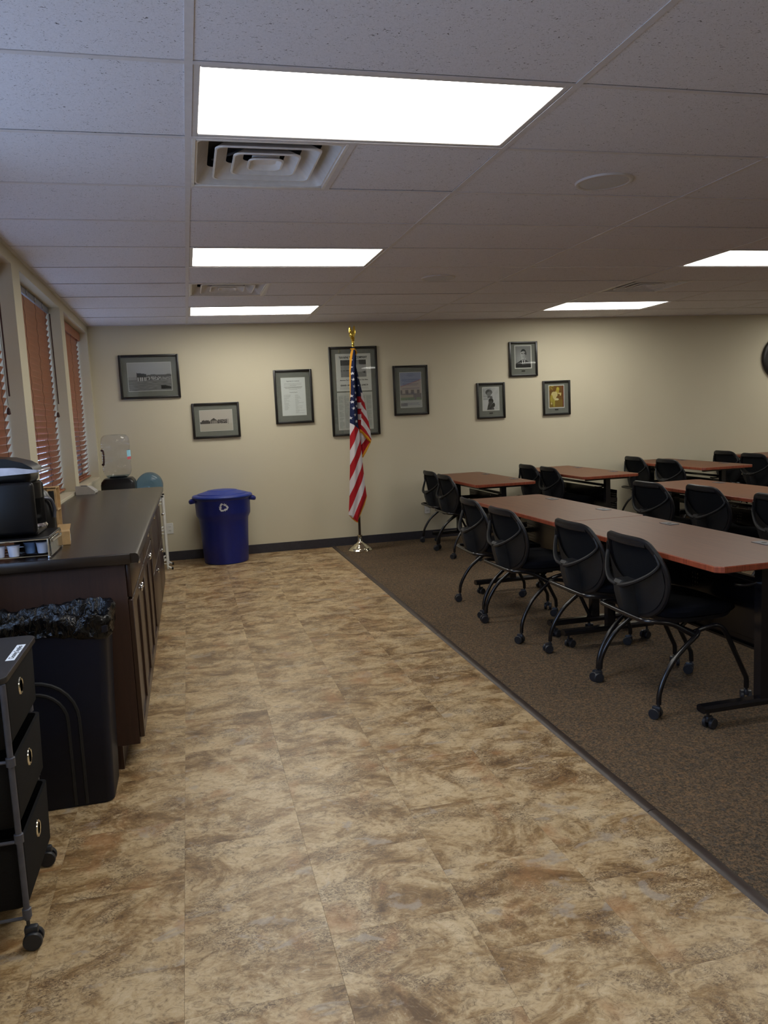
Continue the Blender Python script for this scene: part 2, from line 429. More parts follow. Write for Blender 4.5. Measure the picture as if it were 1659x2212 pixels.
LL = {(0, 0): 'largest ceiling light panel, nearest above the tiled floor', (0, 4): 'middle ceiling light panel of the left row, before the second vent', (0, 8): 'farthest ceiling light panel of the left row, by the far wall',
      (3, 4): 'ceiling light panel above the desks, cut by the right photo edge', (3, 8): 'ceiling light panel above the desks nearest the far wall',
      (0, -4): 'ceiling light panel above the tiled floor behind the viewpoint', (3, -4): 'ceiling light panel above the carpet behind the viewpoint', (6, 0): 'ceiling light panel far right, nearest of its row',
      (6, 4): 'ceiling light panel far right, middle of its row', (6, 8): 'ceiling light panel far right, by the far wall', (6, -4): 'ceiling light panel far right behind the viewpoint'}
for (i, n, lit) in LIGHTS:
    x, y = colpos(i)+.012, .6096*n+.011; W_, D_ = 1.195, .588
    L = thing('ceiling_light', LL[(i, n)], 'light', (x, y, H), group='recessed ceiling light panels')
    g = MB(); e = .022
    for d in ((0, e, 0, D_), (W_-e, W_, 0, D_), (e, W_-e, 0, e), (e, W_-e, D_-e, D_)): g.box(d[0], d[1], d[2], d[3], .001, .03, bev=.002)
    g.box(0, W_, 0, D_, .09, .10)
    for d in ((0, .004, 0, D_), (W_-.004, W_, 0, D_), (0, W_, 0, .004), (0, W_, D_-.004, D_)): g.box(d[0], d[1], d[2], d[3], .03, .09)
    g.build('light_frame', M['whitemetal'], L)
    box('diffuser', M['lens'] if lit else M['lens2'], (e, W_-e, e, D_-e, .006, .010), L)

def vent(i, n, label):
    x, y = colpos(i)+.012, .6096*n+.011; D_ = .588
    V = thing('ceiling_vent', label, 'vent', (x, y, H), group='square ceiling air vents')
    def ring(s0, z0, s1, z1, nm, flat=None):
        # sloped square funnel between half-size s0 (low) and s1 (high), rolled lip on the low edge
        c = D_/2; g = MB(); th = .0035; cr = .03
        def sq(s, z):
            pts = []
            for (sx, sy, a0) in ((1, 1, 0), (-1, 1, 90), (-1, -1, 180), (1, -1, 270)):
                rr = min(cr, s*.4)
                for q in range(4):
                    a = math.radians(a0+q*30); pts.append((c+sx*(s-rr)+rr*math.cos(a), c+sy*(s-rr)+rr*math.sin(a), z))
            return pts
        loops = [sq(s0, z0), sq(s0+.012, z0), sq(s0+.014, z0+.004), sq(s1+th, z1), sq(s1, z1)] if s0 > s1 else [sq(s0, z0), sq(s1, z1), sq(s1+th, z1), sq(s0+th, z0)]
        loops = [sq(s0-.007, z0), sq(s0, z0), sq(s0+.001, z0+.005), sq(s1+.002, z1), sq(s1-.002, z1), sq(s0-.007, z0+.003)]
        vs = [p for l_ in loops for p in l_]; N = 16; fs = []
        for a in range(len(loops)):
            b = (a+1) % len(loops)
            for k in range(N): fs.append((a*N+k, a*N+(k+1) % N, b*N+(k+1) % N, b*N+k))
        g.raw(vs, fs); g.build(nm, M['ventmetal'], V, smooth=50)
    g = MB(); e = .016
    for d in ((0, e, 0, D_), (D_-e, D_, 0, D_), (e, D_-e, 0, e), (e, D_-e, D_-e, D_)): g.box(d[0], d[1], d[2], d[3], -.002, .012, bev=.002)
    g.build('vent_frame', M['ventmetal'], V)
    ring(.278, .003, .225, .060, 'vent_funnel'); ring(.205, .004, .150, .055, 'louver'); ring(.132, .004, .085, .045, 'louver'); ring(.070, .004, .040, .030, 'louver')
    box('center_plate', M['ventmetal'], (D_/2-.055, D_/2+.055, D_/2-.055, D_/2+.055, .022, .026), V, bev=.003)
    q = MB()
    for d in ((.01, .015, .01, D_-.01), (D_-.015, D_-.01, .01, D_-.01), (.01, D_-.01, .01, .015), (.01, D_-.01, D_-.015, D_-.01)): q.box(d[0], d[1], d[2], d[3], .012, .12)
    q.box(.01, D_-.01, .01, D_-.01, .12, .125)
    q.tube([(D_/2-.2, D_/2-.2, .085), (D_/2+.2, D_/2+.2, .085)], .006); q.tube([(D_/2-.2, D_/2+.2, .085), (D_/2+.2, D_/2-.2, .085)], .006)
    q.build('duct_box', M['duct'], V)
vent(0, 1, 'large square air vent nearest, beside the nearest ceiling light')
vent(0, 6, 'square air vent between the two farther lights of the left row')
vent(3, 6, 'square air vent over the desks on the right')
for (x, y, lb) in ((1.875, .99, 'round ceiling speaker nearest, over the near desks'), (1.875, 3.47, 'smaller looking round ceiling speaker farther back')):
    s = thing('ceiling_speaker', lb, 'speaker', (x, y, H), group='round ceiling speakers')
    MB().lathe([(.112, .004), (.112, -.006), (.118, -.009), (.128, -.007), (.132, 0), (.132, .004)], 40).build('ring', M['whitemetal'], s)
    MB().lathe([(.0001, -.008), (.06, -.0075), (.112, -.005), (.112, .002)], 40).build('grille', M['grille'], s)

# ------------------------------------------------------------------ blinds
def blind(a, b, valance, opening, label, wand):
    B = thing('window_blind', label, 'blind', (XL-.105, (a+b)/2, ZS), group='wooden slat blinds in the windows')
    hw = (b-a)/2-.012; top = ZT-ZS
    MB().box(-.025, .025, -hw, hw, top-.045, top-.003, bev=.003).build('headrail', M['headrail'], B)
    if valance:
        MB().box(.030, .038, -hw, hw, top-.085, top-.004, bev=.003).box(.0, .030, hw-.008, hw, top-.085, top-.004, bev=.002).box(.0, .030, -hw, -hw+.008, top-.085, top-.004, bev=.002).build('valance', M['blind'], B)
    else:
        g = MB()
        for q in (-.6, -.2, .2, .6): g.box(.024, .034, q*hw-.008, q*hw+.008, top-.05, top-.002, bev=.001)
        g.build('valance_clip', M['chrome'], B)
    sm = MB().box(-.025, .025, -hw, hw, -.0015, .0015, bev=.001).build('slat', M['blind'], B)
    me = sm.data; C.objects.unlink(sm); bpy.data.objects.remove(sm)
    zt, zb = top-.07, .055; ns = int((zt-zb)/.043)
    pitch = (zt-zb)/ns
    for k in range(ns+1):
        z = zt-k*pitch; fr = k/ns
        ang = opening(fr)+random.uniform(-1.5, 1.5)
        o = bpy.data.objects.new('slat', me); C.objects.link(o); o.parent = B; o.location = (random.uniform(-.0012, .0012), 0, z); o.rotation_euler = (random.uniform(-.0015, .0015), -math.radians(ang), 0)
    MB().box(-.026, .026, -hw, hw, .018, .034, bev=.004).build('bottom_rail', M['blind'], B)
    for q in (-.82, -.28, .28, .82):
        for sx in (-.028, .028):
            pts = [(sx*(.62 if sx > 0 else .62), q*hw+.004*math.sin(k*2.2), zt+.02-k*pitch/1.0) for k in range(ns+2)]
            MB().tube([(p[0]+(.003 if sx > 0 else -.003)*(1 if k % 2 else -1), p[1], max(p[2], .03)) for k, p in enumerate(pts)], .0011, 4).build('ladder_cord', M['cord'], B)
    if wand:
        yw = hw-.10
        MB().tube([(.045, yw, top-.06), (.048, yw, top-.75)], .0045, 6).build('tilt_wand', M['cord'], B)
        MB().tube([(.040, yw-.03, top-.06), (.042, yw-.03, top-.80)], .0012, 4).lathe([(.0001, -.035), (.012, -.03), (.008, 0), (.0001, .01)], 10, MT(.042, yw-.03, top-.82)).build('pull_cord', M['cord'], B)
tilt = lambda lo, hi, k0: (lambda fr: hi if fr < k0 else hi+(lo-hi)*((fr-k0)/(1-k0)))
blind(*WINS[2], True, tilt(58, 62, .5), 'wooden slat blind behind the coffee machine, cut by the photo edge', True)
blind(*WINS[3], False, tilt(59, 64, .6), 'middle wooden slat blind without a valance, showing its steel headrail', True)
blind(*WINS[4], True, tilt(47, 60, .50), 'farthest wooden slat blind with valance and open lower slats', False)

# ------------------------------------------------------------------ cabinets and counter
Y0 = .92; UW = .8775; FX = -.352; BX = FX-.020; CX = XL+.012
for k in range(4):
    ya, yb = Y0+k*UW, Y0+(k+1)*UW-.001
    lab = ['nearest dark wood base cabinet beside the bin, with drawer over two doors', 'second dark wood base cabinet from the bin, drawer over two doors',
           'third dark wood base cabinet with two deep drawer fronts', 'farthest dark wood base cabinet next to the water cooler'][k]
    cb = thing('base_cabinet', lab, 'cabinet', (0, ya, 0), group='dark wood base cabinets under the counter')
    wd = yb-ya
    g = MB().box(CX, BX, 0, wd, .10, .878, bev=.001); g.box(CX, BX-.072, 0.0, wd, 0, .10)
    g.build('body', M['espressoend'], cb)
    if k == 0: box('toe_stop', M['espresso'], (BX-.085, BX-.071, -.004, .02, 0, .10), cb)
    def front(nm, y0, y1, z0, z1, shaker):
        g = MB()
        if shaker:
            e = .055
            for d in ((y0, y0+e, z0, z1), (y1-e, y1, z0, z1), (y0+e, y1-e, z0, z0+e), (y0+e, y1-e, z1-e, z1)): g.box(BX, FX, d[0], d[1], d[2], d[3], bev=.003)
            g.box(BX, FX-.010, y0+e-.002, y1-e+.002, z0+e-.002, z1-e+.002)
        else: g.box(BX, FX, y0, y1, z0, z1, bev=.005, seg=2)
        return g.build(nm, M['espresso'], cb)
    def knob(par, y, z):
        MB().lathe([(.0055, 0), (.0055, .004), (.012, .006), (.0145, .010), (.012, .015), (.006, .0175), (.0001, .018)], 16, MT(FX, y, z) @ RY(90)).build('knob', M['chrome'], par)
    if k < 2:
        dr = front('drawer', .008, wd-.006, .732, .872, False); knob(dr, wd/2-.06, .823)
        d1 = front('door', .008, wd/2-.002, .125, .722, True); knob(d1, wd/2-.035, .688)
        d2 = front('door', wd/2+.002, wd-.006, .125, .722, True); knob(d2, wd/2+.035, .688)
    else:
        dr = front('drawer', .008, wd-.006, .500, .872, False); knob(dr, wd/2-.06, .823)
        d1 = front('drawer', .008, wd-.006, .125, .490, False); knob(d1, wd/2-.06, .455)
ct = MB(); yA, yBc = Y0-.022, Y0+4*UW+.02
prof = [(CX, .880), (-.318, .880), (-.314, .884), (-.312, .905), (-.317, .916), (-.326, .920), (CX, .920)]
def corner(y, k): return [(p[0], y, p[1]) for p in prof]
vs = corner(yA, 0)+corner(yBc, 0); n = len(prof)
ct.raw(vs, [tuple(range(n))[::-1], tuple(range(n, 2*n))]+[(i, (i+1) % n, (i+1) % n+n, i+n) for i in range(n)])
ct.box(CX, -.345, Y0-.03, Y0-.02, .876, .921, bev=.006, seg=2)
tag(ct.build('countertop', M['counter'], smooth=30), 'long dark brown laminate worktop on the base cabinets', 'countertop')

# ------------------------------------------------------------------ recycling bin
rb = thing('recycling_bin', 'blue round plastic bin with lid and white recycling arrows', 'bin', (.222, 5.80, 0))
g = MB(); N = 64; zs = [(0, .205), (.006, .222), (.02, .228), (.28, .240), (.43, .248), (.46, .252), (.50, .274), (.53, .276), (.655, .280), (.668, .290), (.68, .290)]
vs, fs = [], []
for (z, rr) in zs:
    for k in range(N):
        a = 2*PI*k/N; rr2 = rr
        for c0 in (-90, 30, 150):   # arched flutes pressed into the lower wall
            da = (math.degrees(a)-c0-12+180) % 360-180
            top = .29*math.sqrt(max(0, 1-(da/24)**2)) if abs(da) < 24 else 0
            if 0.01 < z < .02+top: rr2 -= .007*min(1, (24-abs(da))/6)
        vs.append((rr2*math.cos(a), rr2*math.sin(a), z))
for i in range(len(zs)-1):
    for k in range(N): fs.append((i*N+k, i*N+(k+1) % N, (i+1)*N+(k+1) % N, (i+1)*N+k))
fs.append(tuple(range(N))[::-1]); fs.append(tuple((len(zs)-1)*N+k for k in range(N)))
g.raw(vs, fs); g.build('body', M['blueplastic'], rb, smooth=35)
MB().lathe([(.285, .672), (.303, .676), (.306, .688), (.298, .700), (.262, .708), (.255, .704), (.248, .706), (.243, .716), (.15, .742), (.07, .750), (.0001, .752)], 56).lathe([(.0001, .7525), (.155, .7400), (.150, .7450), (.11, .7505), (.0001, .7555)], 40).build('lid', M['bluelid'], rb)
for s_ in (-1, 1):
    MB().tube([(s_*.272, -.07, .655), (s_*.318, -.055, .645), (s_*.328, 0, .64), (s_*.318, .055, .645), (s_*.272, .07, .655)], .013, 10, smooth=4, flat=1.6).build('handle', M['blueplastic'], rb)
g = MB()
for q in range(3):
    R3 = Matrix.Rotation(q*2*PI/3, 4, 'Z')
    pts = [(-.037, .021), (-.023, .045), (.011, .045), (.018, .032), (.029, .037), (.028, .011), (-.001, .020), (.006, .025), (.003, .029), (-.012, .029), (-.021, .013)]
    poly = [R3 @ Vector((p[0], p[1], 0)) for p in pts]
    fsv = []
    for p in poly:
        a = -PI/2-.02+p.x/.277; z = .592+p.y*.93
        fsv.append((.2795*math.cos(a), .2795*math.sin(a), z))
    g.raw(fsv, [tuple(range(len(fsv)))])
g.build('recycling_symbol', M['whiteprint'], rb, smooth=0)

# ------------------------------------------------------------------ grey bin with black liner
gb = thing('waste_bin', 'tall dark narrow rectangular bin with a black liner by the cabinets', 'bin', (-.692, .748, 0))
def rrect(hx, hy, r_, z, n=5):
    out = []
    for (sx, sy_, a0) in ((1, 1, 0), (-1, 1, 90), (-1, -1, 180), (1, -1, 270)):
        for q in range(n+1):
            a = math.radians(a0+q*90/n); out.append((sx*(hx-r_)+r_*math.cos(a), sy_*(hy-r_)+r_*math.sin(a), z))
    return out
def loft(loops, cap0=True, cap1=True):
    N = len(loops[0]); vs = [p for l_ in loops for p in l_]; fs = []
    for i in range(len(loops)-1):
        for k in range(N): fs.append((i*N+k, i*N+(k+1) % N, (i+1)*N+(k+1) % N, (i+1)*N+k))
    if cap0: fs.append(tuple(range(N))[::-1])
    if cap1: fs.append(tuple((len(loops)-1)*N+k for k in range(N)))
    return vs, fs
g = MB()
g.raw(*loft([rrect(.226, .118, .03, 0), rrect(.233, .123, .03, .008), rrect(.245, .127, .03, .40), rrect(.258, .130, .03, .66), rrect(.266, .132, .03, .672), rrect(.266, .132, .03, .695), rrect(.255, .122, .03, .70), rrect(.250, .118, .03, .5)], True, True))
g.build('body', M['binnavy'], gb)
for (hw_, zt_) in ((.155, .505), (.115, .462)):
    pts = [(-.02-hw_, -.1255, .012)]+[(-.02-hw_*math.cos(a), -.1285-.001*math.sin(a), zt_-hw_*1.0+hw_*math.sin(a)) for a in [PI*q/14 for q in range(15)]]+[(-.02+hw_, -.1255, .012)]
    MB().tube(pts, .0065, 6).build('rib', M['slot'], gb)
# liner: crumpled film folded over the rim
N = 150; loops = []; prof = [(-.040, .60), (-.034, .66), (-.024, .715), (-.010, .742), (.004, .745), (.012, .728), (.012, .705), (.010, .685), (.014, .668), (.008, .660)]
base_ = []
per = rrect(.262, .128, .045, 0, 12)
import itertools
cum = [0]
for k in range(len(per)): cum.append(cum[-1]+(Vector(per[(k+1) % len(per)])-Vector(per[k])).length)
for q in range(N):
    d = cum[-1]*q/N
    k = max(i for i in range(len(per)) if cum[i] <= d); t_ = (d-cum[k])/max(1e-6, cum[k+1]-cum[k])
    p0, p1 = Vector(per[k]), Vector(per[(k+1) % len(per)]); p_ = p0.lerp(p1, t_); tg = (p1-p0)
    if tg.length < 1e-5: tg = Vector((-p_.y, p_.x, 0))
    base_.append((p_, Vector((tg.y, -tg.x, 0)).normalized()))
vs, fs = [], []
for j, (off, z) in enumerate(prof):
    for q, (p_, nn) in enumerate(base_):
        w1 = noise.noise(Vector((q*.16, j*.35, 3.1))); w2 = noise.noise(Vector((q*.42+j*.3, j*.5, 9.1))); a = p_+nn*(off+.010*w1+.009*w2)
        vs.append((a.x, a.y, z+.010*w2+.012*w1*(1 if z > .6 else 0)+.012*math.sin(q*.13)))
for j in range(len(prof)-1):
    for q in range(N): fs.append((j*N+q, j*N+(q+1) % N, (j+1)*N+(q+1) % N, (j+1)*N+q))
MB().raw(vs, fs).build('bin_liner', M['liner'], gb, smooth=60)
MB().tube([(-.115, -.148, .655), (-.10, -.160, .662), (-.08, -.162, .665), (-.06, -.158, .660), (-.05, -.146, .652)], .008, 8, smooth=3).build('drawstring', M['red'], gb)

# ------------------------------------------------------------------ rolling drawer cart
ca = thing('drawer_cart', 'black fabric drawer cart on casters with grey tube frame', 'cart', (-.786, .018, 0))
poly = [(p[0], p[1]) for p in rrect(.182, .235, .035, 0, 6)]
MB().prism(poly, .762, .780, bev=.003).build('top_board', M['darkwood'], ca)
for k, (zb_, zt_) in enumerate(((.565, .755), (.335, .535), (.095, .305))):
    d = MB(); hx, hy = .172, .200
    d.raw(*loft([rrect(hx-.012, hy-.022, .02, zb_), rrect(hx, hy-.008, .02, zb_+.02), rrect(hx+.003, hy, .02, zt_), rrect(hx-.006, hy-.008, .02, zt_), rrect(hx-.01, hy-.012, .02, zb_+.03)], True, True))
    dd = d.build('drawer', M['drawerfab'], ca)
    yc = -.025+.016*k
    MB().lathe([(.018, .001), (.018, .003), (.022, .0045), (.026, .003), (.027, .0), (.018, 0)], 24, MT(hx+.0015, yc, (zb_+zt_)/2+.035) @ RY(90)).build('grommet', M['silverbrass'], dd)
    MB().lathe([(.0001, .0), (.0175, .0)], 20, MT(hx+.0036, yc, (zb_+zt_)/2+.035) @ RY(90)).build('grommet_hole', M['slot'], dd)
for sx in (-1, 1):
    for sy_ in (-1, 1):
        x, y = sx*.165, sy_*.222
        if sx > 0: x = .172 if sy_ < 0 else .140
        if sy_ > 0: y = .218
        p = MB().tube([(x, y, .085), (x, y, .762)], .0085, 10)
        for z in (.105, .325, .545): p.lathe([(.0085, -.014), (.0125, -.012), (.0125, .012), (.0085, .014)], 12, MT(x, y, z))
        p.build('post', M['greytube'], ca)
        cst = MB().tube([(x, y, .09), (x, y, .066)], .005, 8); cst.box(x-.012, x+.026, y-.012, y+.012, .040, .066, bev=.008, seg=2)
        for sgn in (-1, 1): cst.lathe([(.0001, -.008), (.024, -.008), (.026, -.005), (.026, .005), (.024, .008), (.0001, .008)], 18, MT(x+.010, y+sgn*.014, .026) @ RX(90))
        cst.build('caster', M['caster'], ca)
g = MB()
for z in (.085+.005, .315, .545):
    for (a, b) in (((-.165, -.222), (.172, -.222)), ((-.165, .218), (.138, .218)), ((-.165, -.222), (-.165, .222))):
        g.tube([(a[0], a[1], z), (b[0], b[1], z)], .005, 8)
g.build('rail', M['greytube'], ca)
lb = box('name_label', M['label'], (.146, .171, -.052, .118, .7801, .7806), ca)
text_mesh('lettering', 'Cleaning Supplies', .021, M['ink'], lb, MT(.1585, .033, .7807) @ RZ(90), sx=.95)

# ------------------------------------------------------------------ coffee machine, pod rack, odds and ends on the counter
CZ = .920
pr_ = thing('pod_drawer', 'chrome and black wire pod drawer under the coffee machine', 'rack', (-.81, 1.10, CZ+.0012))
g = MB(); x0, x1, y0, y1 = -.165, .150, -.155, .155
for z in (.012, .078):
    g.tube([(x0, y0, z), (x1, y0, z), (x1, y1, z), (x0, y1, z)], .003, 6, closed=True)
for (x, y) in ((x0, y0), (x1, y0), (x1, y1), (x0, y1)): g.tube([(x, y, 0), (x, y, .080)], .0045, 8); g.lathe([(.0001, 0), (.008, .001), (.008, .006), (.0001, .008)], 10, MT(x, y, 0))
for q in range(5): g.tube([(x0, y0+.31*q/4, .012), (x1, y0+.31*q/4, .012)], .0015, 5)
g.build('wire_frame', M['chrome'], pr_)
box('tray_top', M['cone'], (x0-.003, x1+.003, y0-.003, y1+.003, .080, .086), pr_, bev=.002)
box('front_panel', M['mirror'], (x1+.003, x1+.007, y0+.02, y1-.004, .006, .074), pr_, bev=.001)
MB().tube([(x1+.012, y0+.03, .064), (x1+.016, -.02, .066), (x1+.016, .05, .062), (x1+.012, y1-.06, .066)], .004, 8, smooth=4).build('handle', M['chrome'], pr_)
pod0 = MB().lathe([(.0001, 0), (.0185, 0), (.0195, .003), (.0235, .042), (.0255, .043), (.0255, .045), (.0001, .0455)], 18).build('coffee_pod', M['pod'])
pb0 = MB().lathe([(.0001, 0), (.0185, 0), (.0195, .003), (.0235, .042), (.0255, .043), (.0255, .045), (.0001, .0455)], 18).build('coffee_pod', M['podblue'])
spots = [(-.852, .972, 'white coffee pod leftmost in the front row of the wire drawer', 0), (-.797, .974, 'white coffee pod second in the front row, below the coffee machine', 0),
         (-.748, 1.045, 'light blue coffee pod behind the white ones in the wire drawer', 1), (-.696, 1.02, 'white coffee pod on the right, by the chrome corner', 0)]
for (x, y, lb_, bl) in spots:
    o = (pb0 if bl else pod0).copy(); C.objects.link(o); o.location = (x, y, CZ+.0145); tag(o, lb_, 'coffee pod', 'coffee pods in the wire drawer')
for o in (pod0, pb0): bpy.data.objects.remove(o)
cm = thing('coffee_machine', 'black single serve coffee machine with silver lift handle', 'coffee machine', (-.80, 1.12, CZ+.086))
g = MB()
g.box(-.16, .095, -.115, .115, 0, .030, bev=.012, seg=3)          # base
g.box(-.16, -.035, -.115, .115, .02, .250, bev=.02, seg=3)        # column
g.box(-.16, .085, -.11, .11, .21, .285, bev=.03, seg=4)           # brew head
g.build('body', M['cone'], cm)
prf = []
MB().raw(*loft([[( .07*math.cos(a)+.02-.02, .085*math.sin(a), z) for a in [2*PI*k/24 for k in range(24)]] for z in (.150, .215)] ), MT(.035, 0, 0)).build('brew_nozzle', M['cone'], cm)
lid_pts = [(-.17, .262), (-.165, .285), (-.13, .312), (-.07, .326), (0, .320), (.06, .302), (.095, .280), (.10, .266), (.09, .258)]
g = MB(); vs = [(p[0], -.105, p[1]) for p in lid_pts]+[(p[0], .105, p[1]) for p in lid_pts]; n = len(lid_pts)
g.raw(vs, [tuple(range(n))[::-1], tuple(range(n, 2*n))]+[(i, (i+1) % n, (i+1) % n+n, i+n) for i in range(n)])
g.build('lid', M['cone'], cm)
g = MB()
for s_ in (-1, 1):
    hp = [(-.040, .268, .014), (-.02, .270, .016), (.03, .270, .014), (.08, .267, .009), (.12, .266, .004)]
    up_ = [(x, z+h_) for x, z, h_ in hp]; dn = [(x, z-h_) for x, z, h_ in reversed(hp)]
    pl = [(-.052, .268)]+up_+dn; n = len(pl)
    ya, yb2 = s_*.112, s_*.120
    g.raw([(p[0], ya, p[1]) for p in pl]+[(p[0], yb2, p[1]) for p in pl], [tuple(range(n)), tuple(range(n, 2*n))]+[(i, (i+1) % n, (i+1) % n+n, i+n) for i in range(n)])
g.box(.112, .128, -.12, .12, .262, .270, bev=.002)
g.build('lift_handle', M['silver'], cm)
MB().lathe([(.0001, 0), (.07, 0), (.072, .006), (.066, .016), (.0001, .016)], 28, MT(.045, 0, .028)).build('drip_tray', M['chrome'], cm)
rs = MB().box(-.15, .10, -.155, -.118, .012, .225, bev=.016, seg=3).build('water_tank', M['cone'], cm)
MB().box(-.155, .09, .118, .15, .0, .215, bev=.03, seg=3).build('side_housing', M['cone'], cm)
# second black brewer/carafe right behind it
cf = thing('coffee_carafe', 'black rounded insulated coffee brewer half hidden behind the silver handled machine', 'coffee maker', (-.792, 1.42, CZ))
MB().lathe([(.0001, 0), (.088, 0), (.092, .01), (.094, .12), (.088, .19), (.068, .235), (.04, .255), (.0001, .262)], 32).build('body', M['cone'], cf)
MB().tube([(.05, -.06, .215), (.085, -.045, .205), (.097, -.03, .165), (.094, -.03, .12)], .008, 8, smooth=4).build('handle', M['greytube'], cf)
MB().lathe([(.030, .255), (.034, .262), (.030, .275), (.0001, .278)], 20).build('cap', M['podblue'], cf)
og = thing('stir_rack', 'small tan wooden condiment rack with dark pockets behind the coffee machine', 'rack', (-.772, 1.74, CZ))
g = MB()
for d in ((-.045, .045, -.055, -.049, 0, .235), (-.045, .045, .049, .055, 0, .235), (-.045, -.039, -.055, .055, 0, .235), (-.045, .045, -.055, .055, 0, .006), (-.045, .045, -.055, .055, .12, .126), (-.045, .045, -.055, .055, .229, .235), (-.003, .003, -.055, .055, .126, .235)): g.box(*d, bev=.001)
g.build('rack_frame', M['carton'], og)
for (y, z) in ((-.025, .135), (.025, .135), (-.025, .02), (.025, .02)): box('pocket', M['slot'], (y*.85-.014, y*.85+.014, -.0575, -.05, z, z+.085), og, bev=.003)
cb1 = thing('sugar_carton', 'small tan cardboard carton lying at the end of the pod drawer', 'box', (-.658, 1.330, CZ), rz=.12)
MB().box(-.028, .028, -.035, .035, 0, .062, bev=.002).build('box_body', M['carton'], cb1)
MB().box(.0281, .0288, -.015, .02, .015, .045).build('printed_panel', M['paper'], cb1)
MB().raw([(-.028, .035, .062), (.028, .035, .062), (.034, .06, .085), (-.02, .06, .085)], [(0, 1, 2, 3)]).build('flap', M['carton'], cb1, smooth=0)
# little pale device at the end of the worktop
dv = thing('plastic_device', 'small pale grey wedge shaped plastic device at the window end of the worktop', 'device', (-.893, 4.20, CZ+.0012), rz=-.1)
g = MB(); pl = [(-.06, 0), (.075, 0), (.075, .018), (.03, .055), (-.06, .062)]; n = 5
g.raw([(p[0], -.075, p[1]) for p in pl]+[(p[0], .075, p[1]) for p in pl], [tuple(range(n)), tuple(range(n, 2*n))]+[(i, (i+1) % n, (i+1) % n+n, i+n) for i in range(n)])
bmesh.ops.bevel(g.bm, geom=g.bm.edges[:], offset=.006, segments=2, affect='EDGES')
g.build('housing', M['palegrey'], dv)
MB().lathe([(.0001, .0), (.026, .0), (.028, .004), (.018, .006), (.0001, .004)], 20, MT(-.015, .0, .060) @ RY(4)).build('dial', M['greytube'], dv)

# ------------------------------------------------------------------ water cooler and bottles
wc = thing('water_cooler', 'black water cooler standing past the end of the worktop', 'water cooler', (-.742, 5.40, 0))
g = MB(); g.raw(*loft([rrect(.150, .155, .03, 0), rrect(.152, .158, .03, .01), rrect(.152, .158, .03, .905), rrect(.146, .15, .035, .93), rrect(.125, .13, .04, .958), rrect(.075, .075, .06, .962)]))
g.build('body', M['cone'], wc)
MB().lathe([(.065, .955), (.078, .962), (.080, .972), (.06, .978), (.04, .972), (.04, .95)], 28).build('collar', M['blackplastic'], wc)
for y in (-.035, .035): MB().box(-.012, .012, -.198, -.158, .70, .735, bev=.004).build('tap', M['white'], wc, loc=(y, 0, 0))
def bottle_prof(flip=True):
    return [(.0275, 0), (.0275, .03), (.045, .045), (.085, .062), (.118, .085), (.133, .115), (.135, .15), (.130, .165), (.130, .175), (.135, .19), (.135, .26), (.130, .272), (.130, .282), (.135, .295), (.135, .345), (.128, .372), (.105, .392), (.06, .396), (.0001, .388)]
def big_bottle(name, label, mat, loc, rot, handle=True, wat=None):
    b = thing(name, label, 'water bottle', loc); b.rotation_euler = rot
    s_ = .96
    MB().lathe([(r_*s_, z*s_) for r_, z in bottle_prof()], 40).build('bottle_shell', mat, b)
    if wat: MB().lathe([(.024, .002), (.024, .028), (.040, .043), (.080, .060), (.108, .080), (.0001, .081)], 32).build('water', M['water'], b)
    if handle: MB().tube([(-.128, -.02, .17), (-.098, -.055, .175), (-.096, -.06, .23), (-.098, -.055, .27), (-.128, -.02, .275)], .009, 8, smooth=4).build('handle', M['cord'], b)
    return b
wb = big_bottle('water_bottle', 'clear upturned water bottle with blue label on the black cooler', M['bottle'], (-.746, 5.40, .882), (0, 0, 0), False, True)
wb.scale = (1, 1, 1.28)
MB().tube([(-.126, -.035, .165), (-.112, -.060, .168), (-.106, -.066, .215), (-.108, -.064, .262), (-.126, -.04, .268)], .008, 8, smooth=4).build('handle', M['cord'], wb)
g = MB(); gl2 = MB()
def arc_patch(m_, a0, a1, z0, z1, r_):
    K = 6; vs = []
    for q in range(K+1):
        a = math.radians(a0+(a1-a0)*q/K); vs += [(r_*math.cos(a), r_*math.sin(a), z0), (r_*math.cos(a), r_*math.sin(a), z1)]
    m_.raw(vs, [(2*q, 2*q+2, 2*q+3, 2*q+1) for q in range(K)])
arc_patch(g, -38, 40, .215, .262, .1315); arc_patch(gl2, -38, 40, .195, .214, .1315)
lbx = g.build('bottle_label', plain('light blue bottle label', (.30, .62, .80), .5), wb); gl2.build('label_band', plain('red bottle label band', (.60, .10, .14), .5), lbx)
bb = big_bottle('water_bottle', 'blue water bottle lying on the white wire rack', M['bluebottle'], (-.483, 5.98, .842), (PI/2, 0, 0), False, False)
rk = thing('bottle_rack', 'white tubular bottle rack standing by the outlet', 'rack', (-.478, 5.73, 0))
g = MB()
for y in (-.14, .14):
    for sx in (-1, 1):
        pts = [(sx*.112, y, .728), (sx*.112, y, .07), (sx*.118, y, .035), (sx*.150, y, .014)]
        MB().tube(pts, .0105, 10, smooth=3).build('leg', M['white'], rk)
        MB().tube([(sx*.148, y, .014), (sx*.166, y, .0125)], .0125, 10).build('rubber_cap', M['slot'], rk); MB().tube([(sx*.112, y, .728), (sx*.112, y, .742)], .0115, 10).build('rubber_cap', M['slot'], rk)
g = MB()
for z in (.705, .405, .105):
    g = MB()
    for y in (-.14, .14): g.tube([(-.112, y, z), (-.06, y, z-.018), (.06, y, z-.018), (.112, y, z)], .009, 8); g.tube([(-.112, y, z-.04), (.112, y, z-.04)], .006, 8)
    for x in (-.07, .07): g.tube([(x, -.14, z-.016), (x, .14, z-.016)], .007, 8)
    g.build('shelf_rail', M['white'], rk)
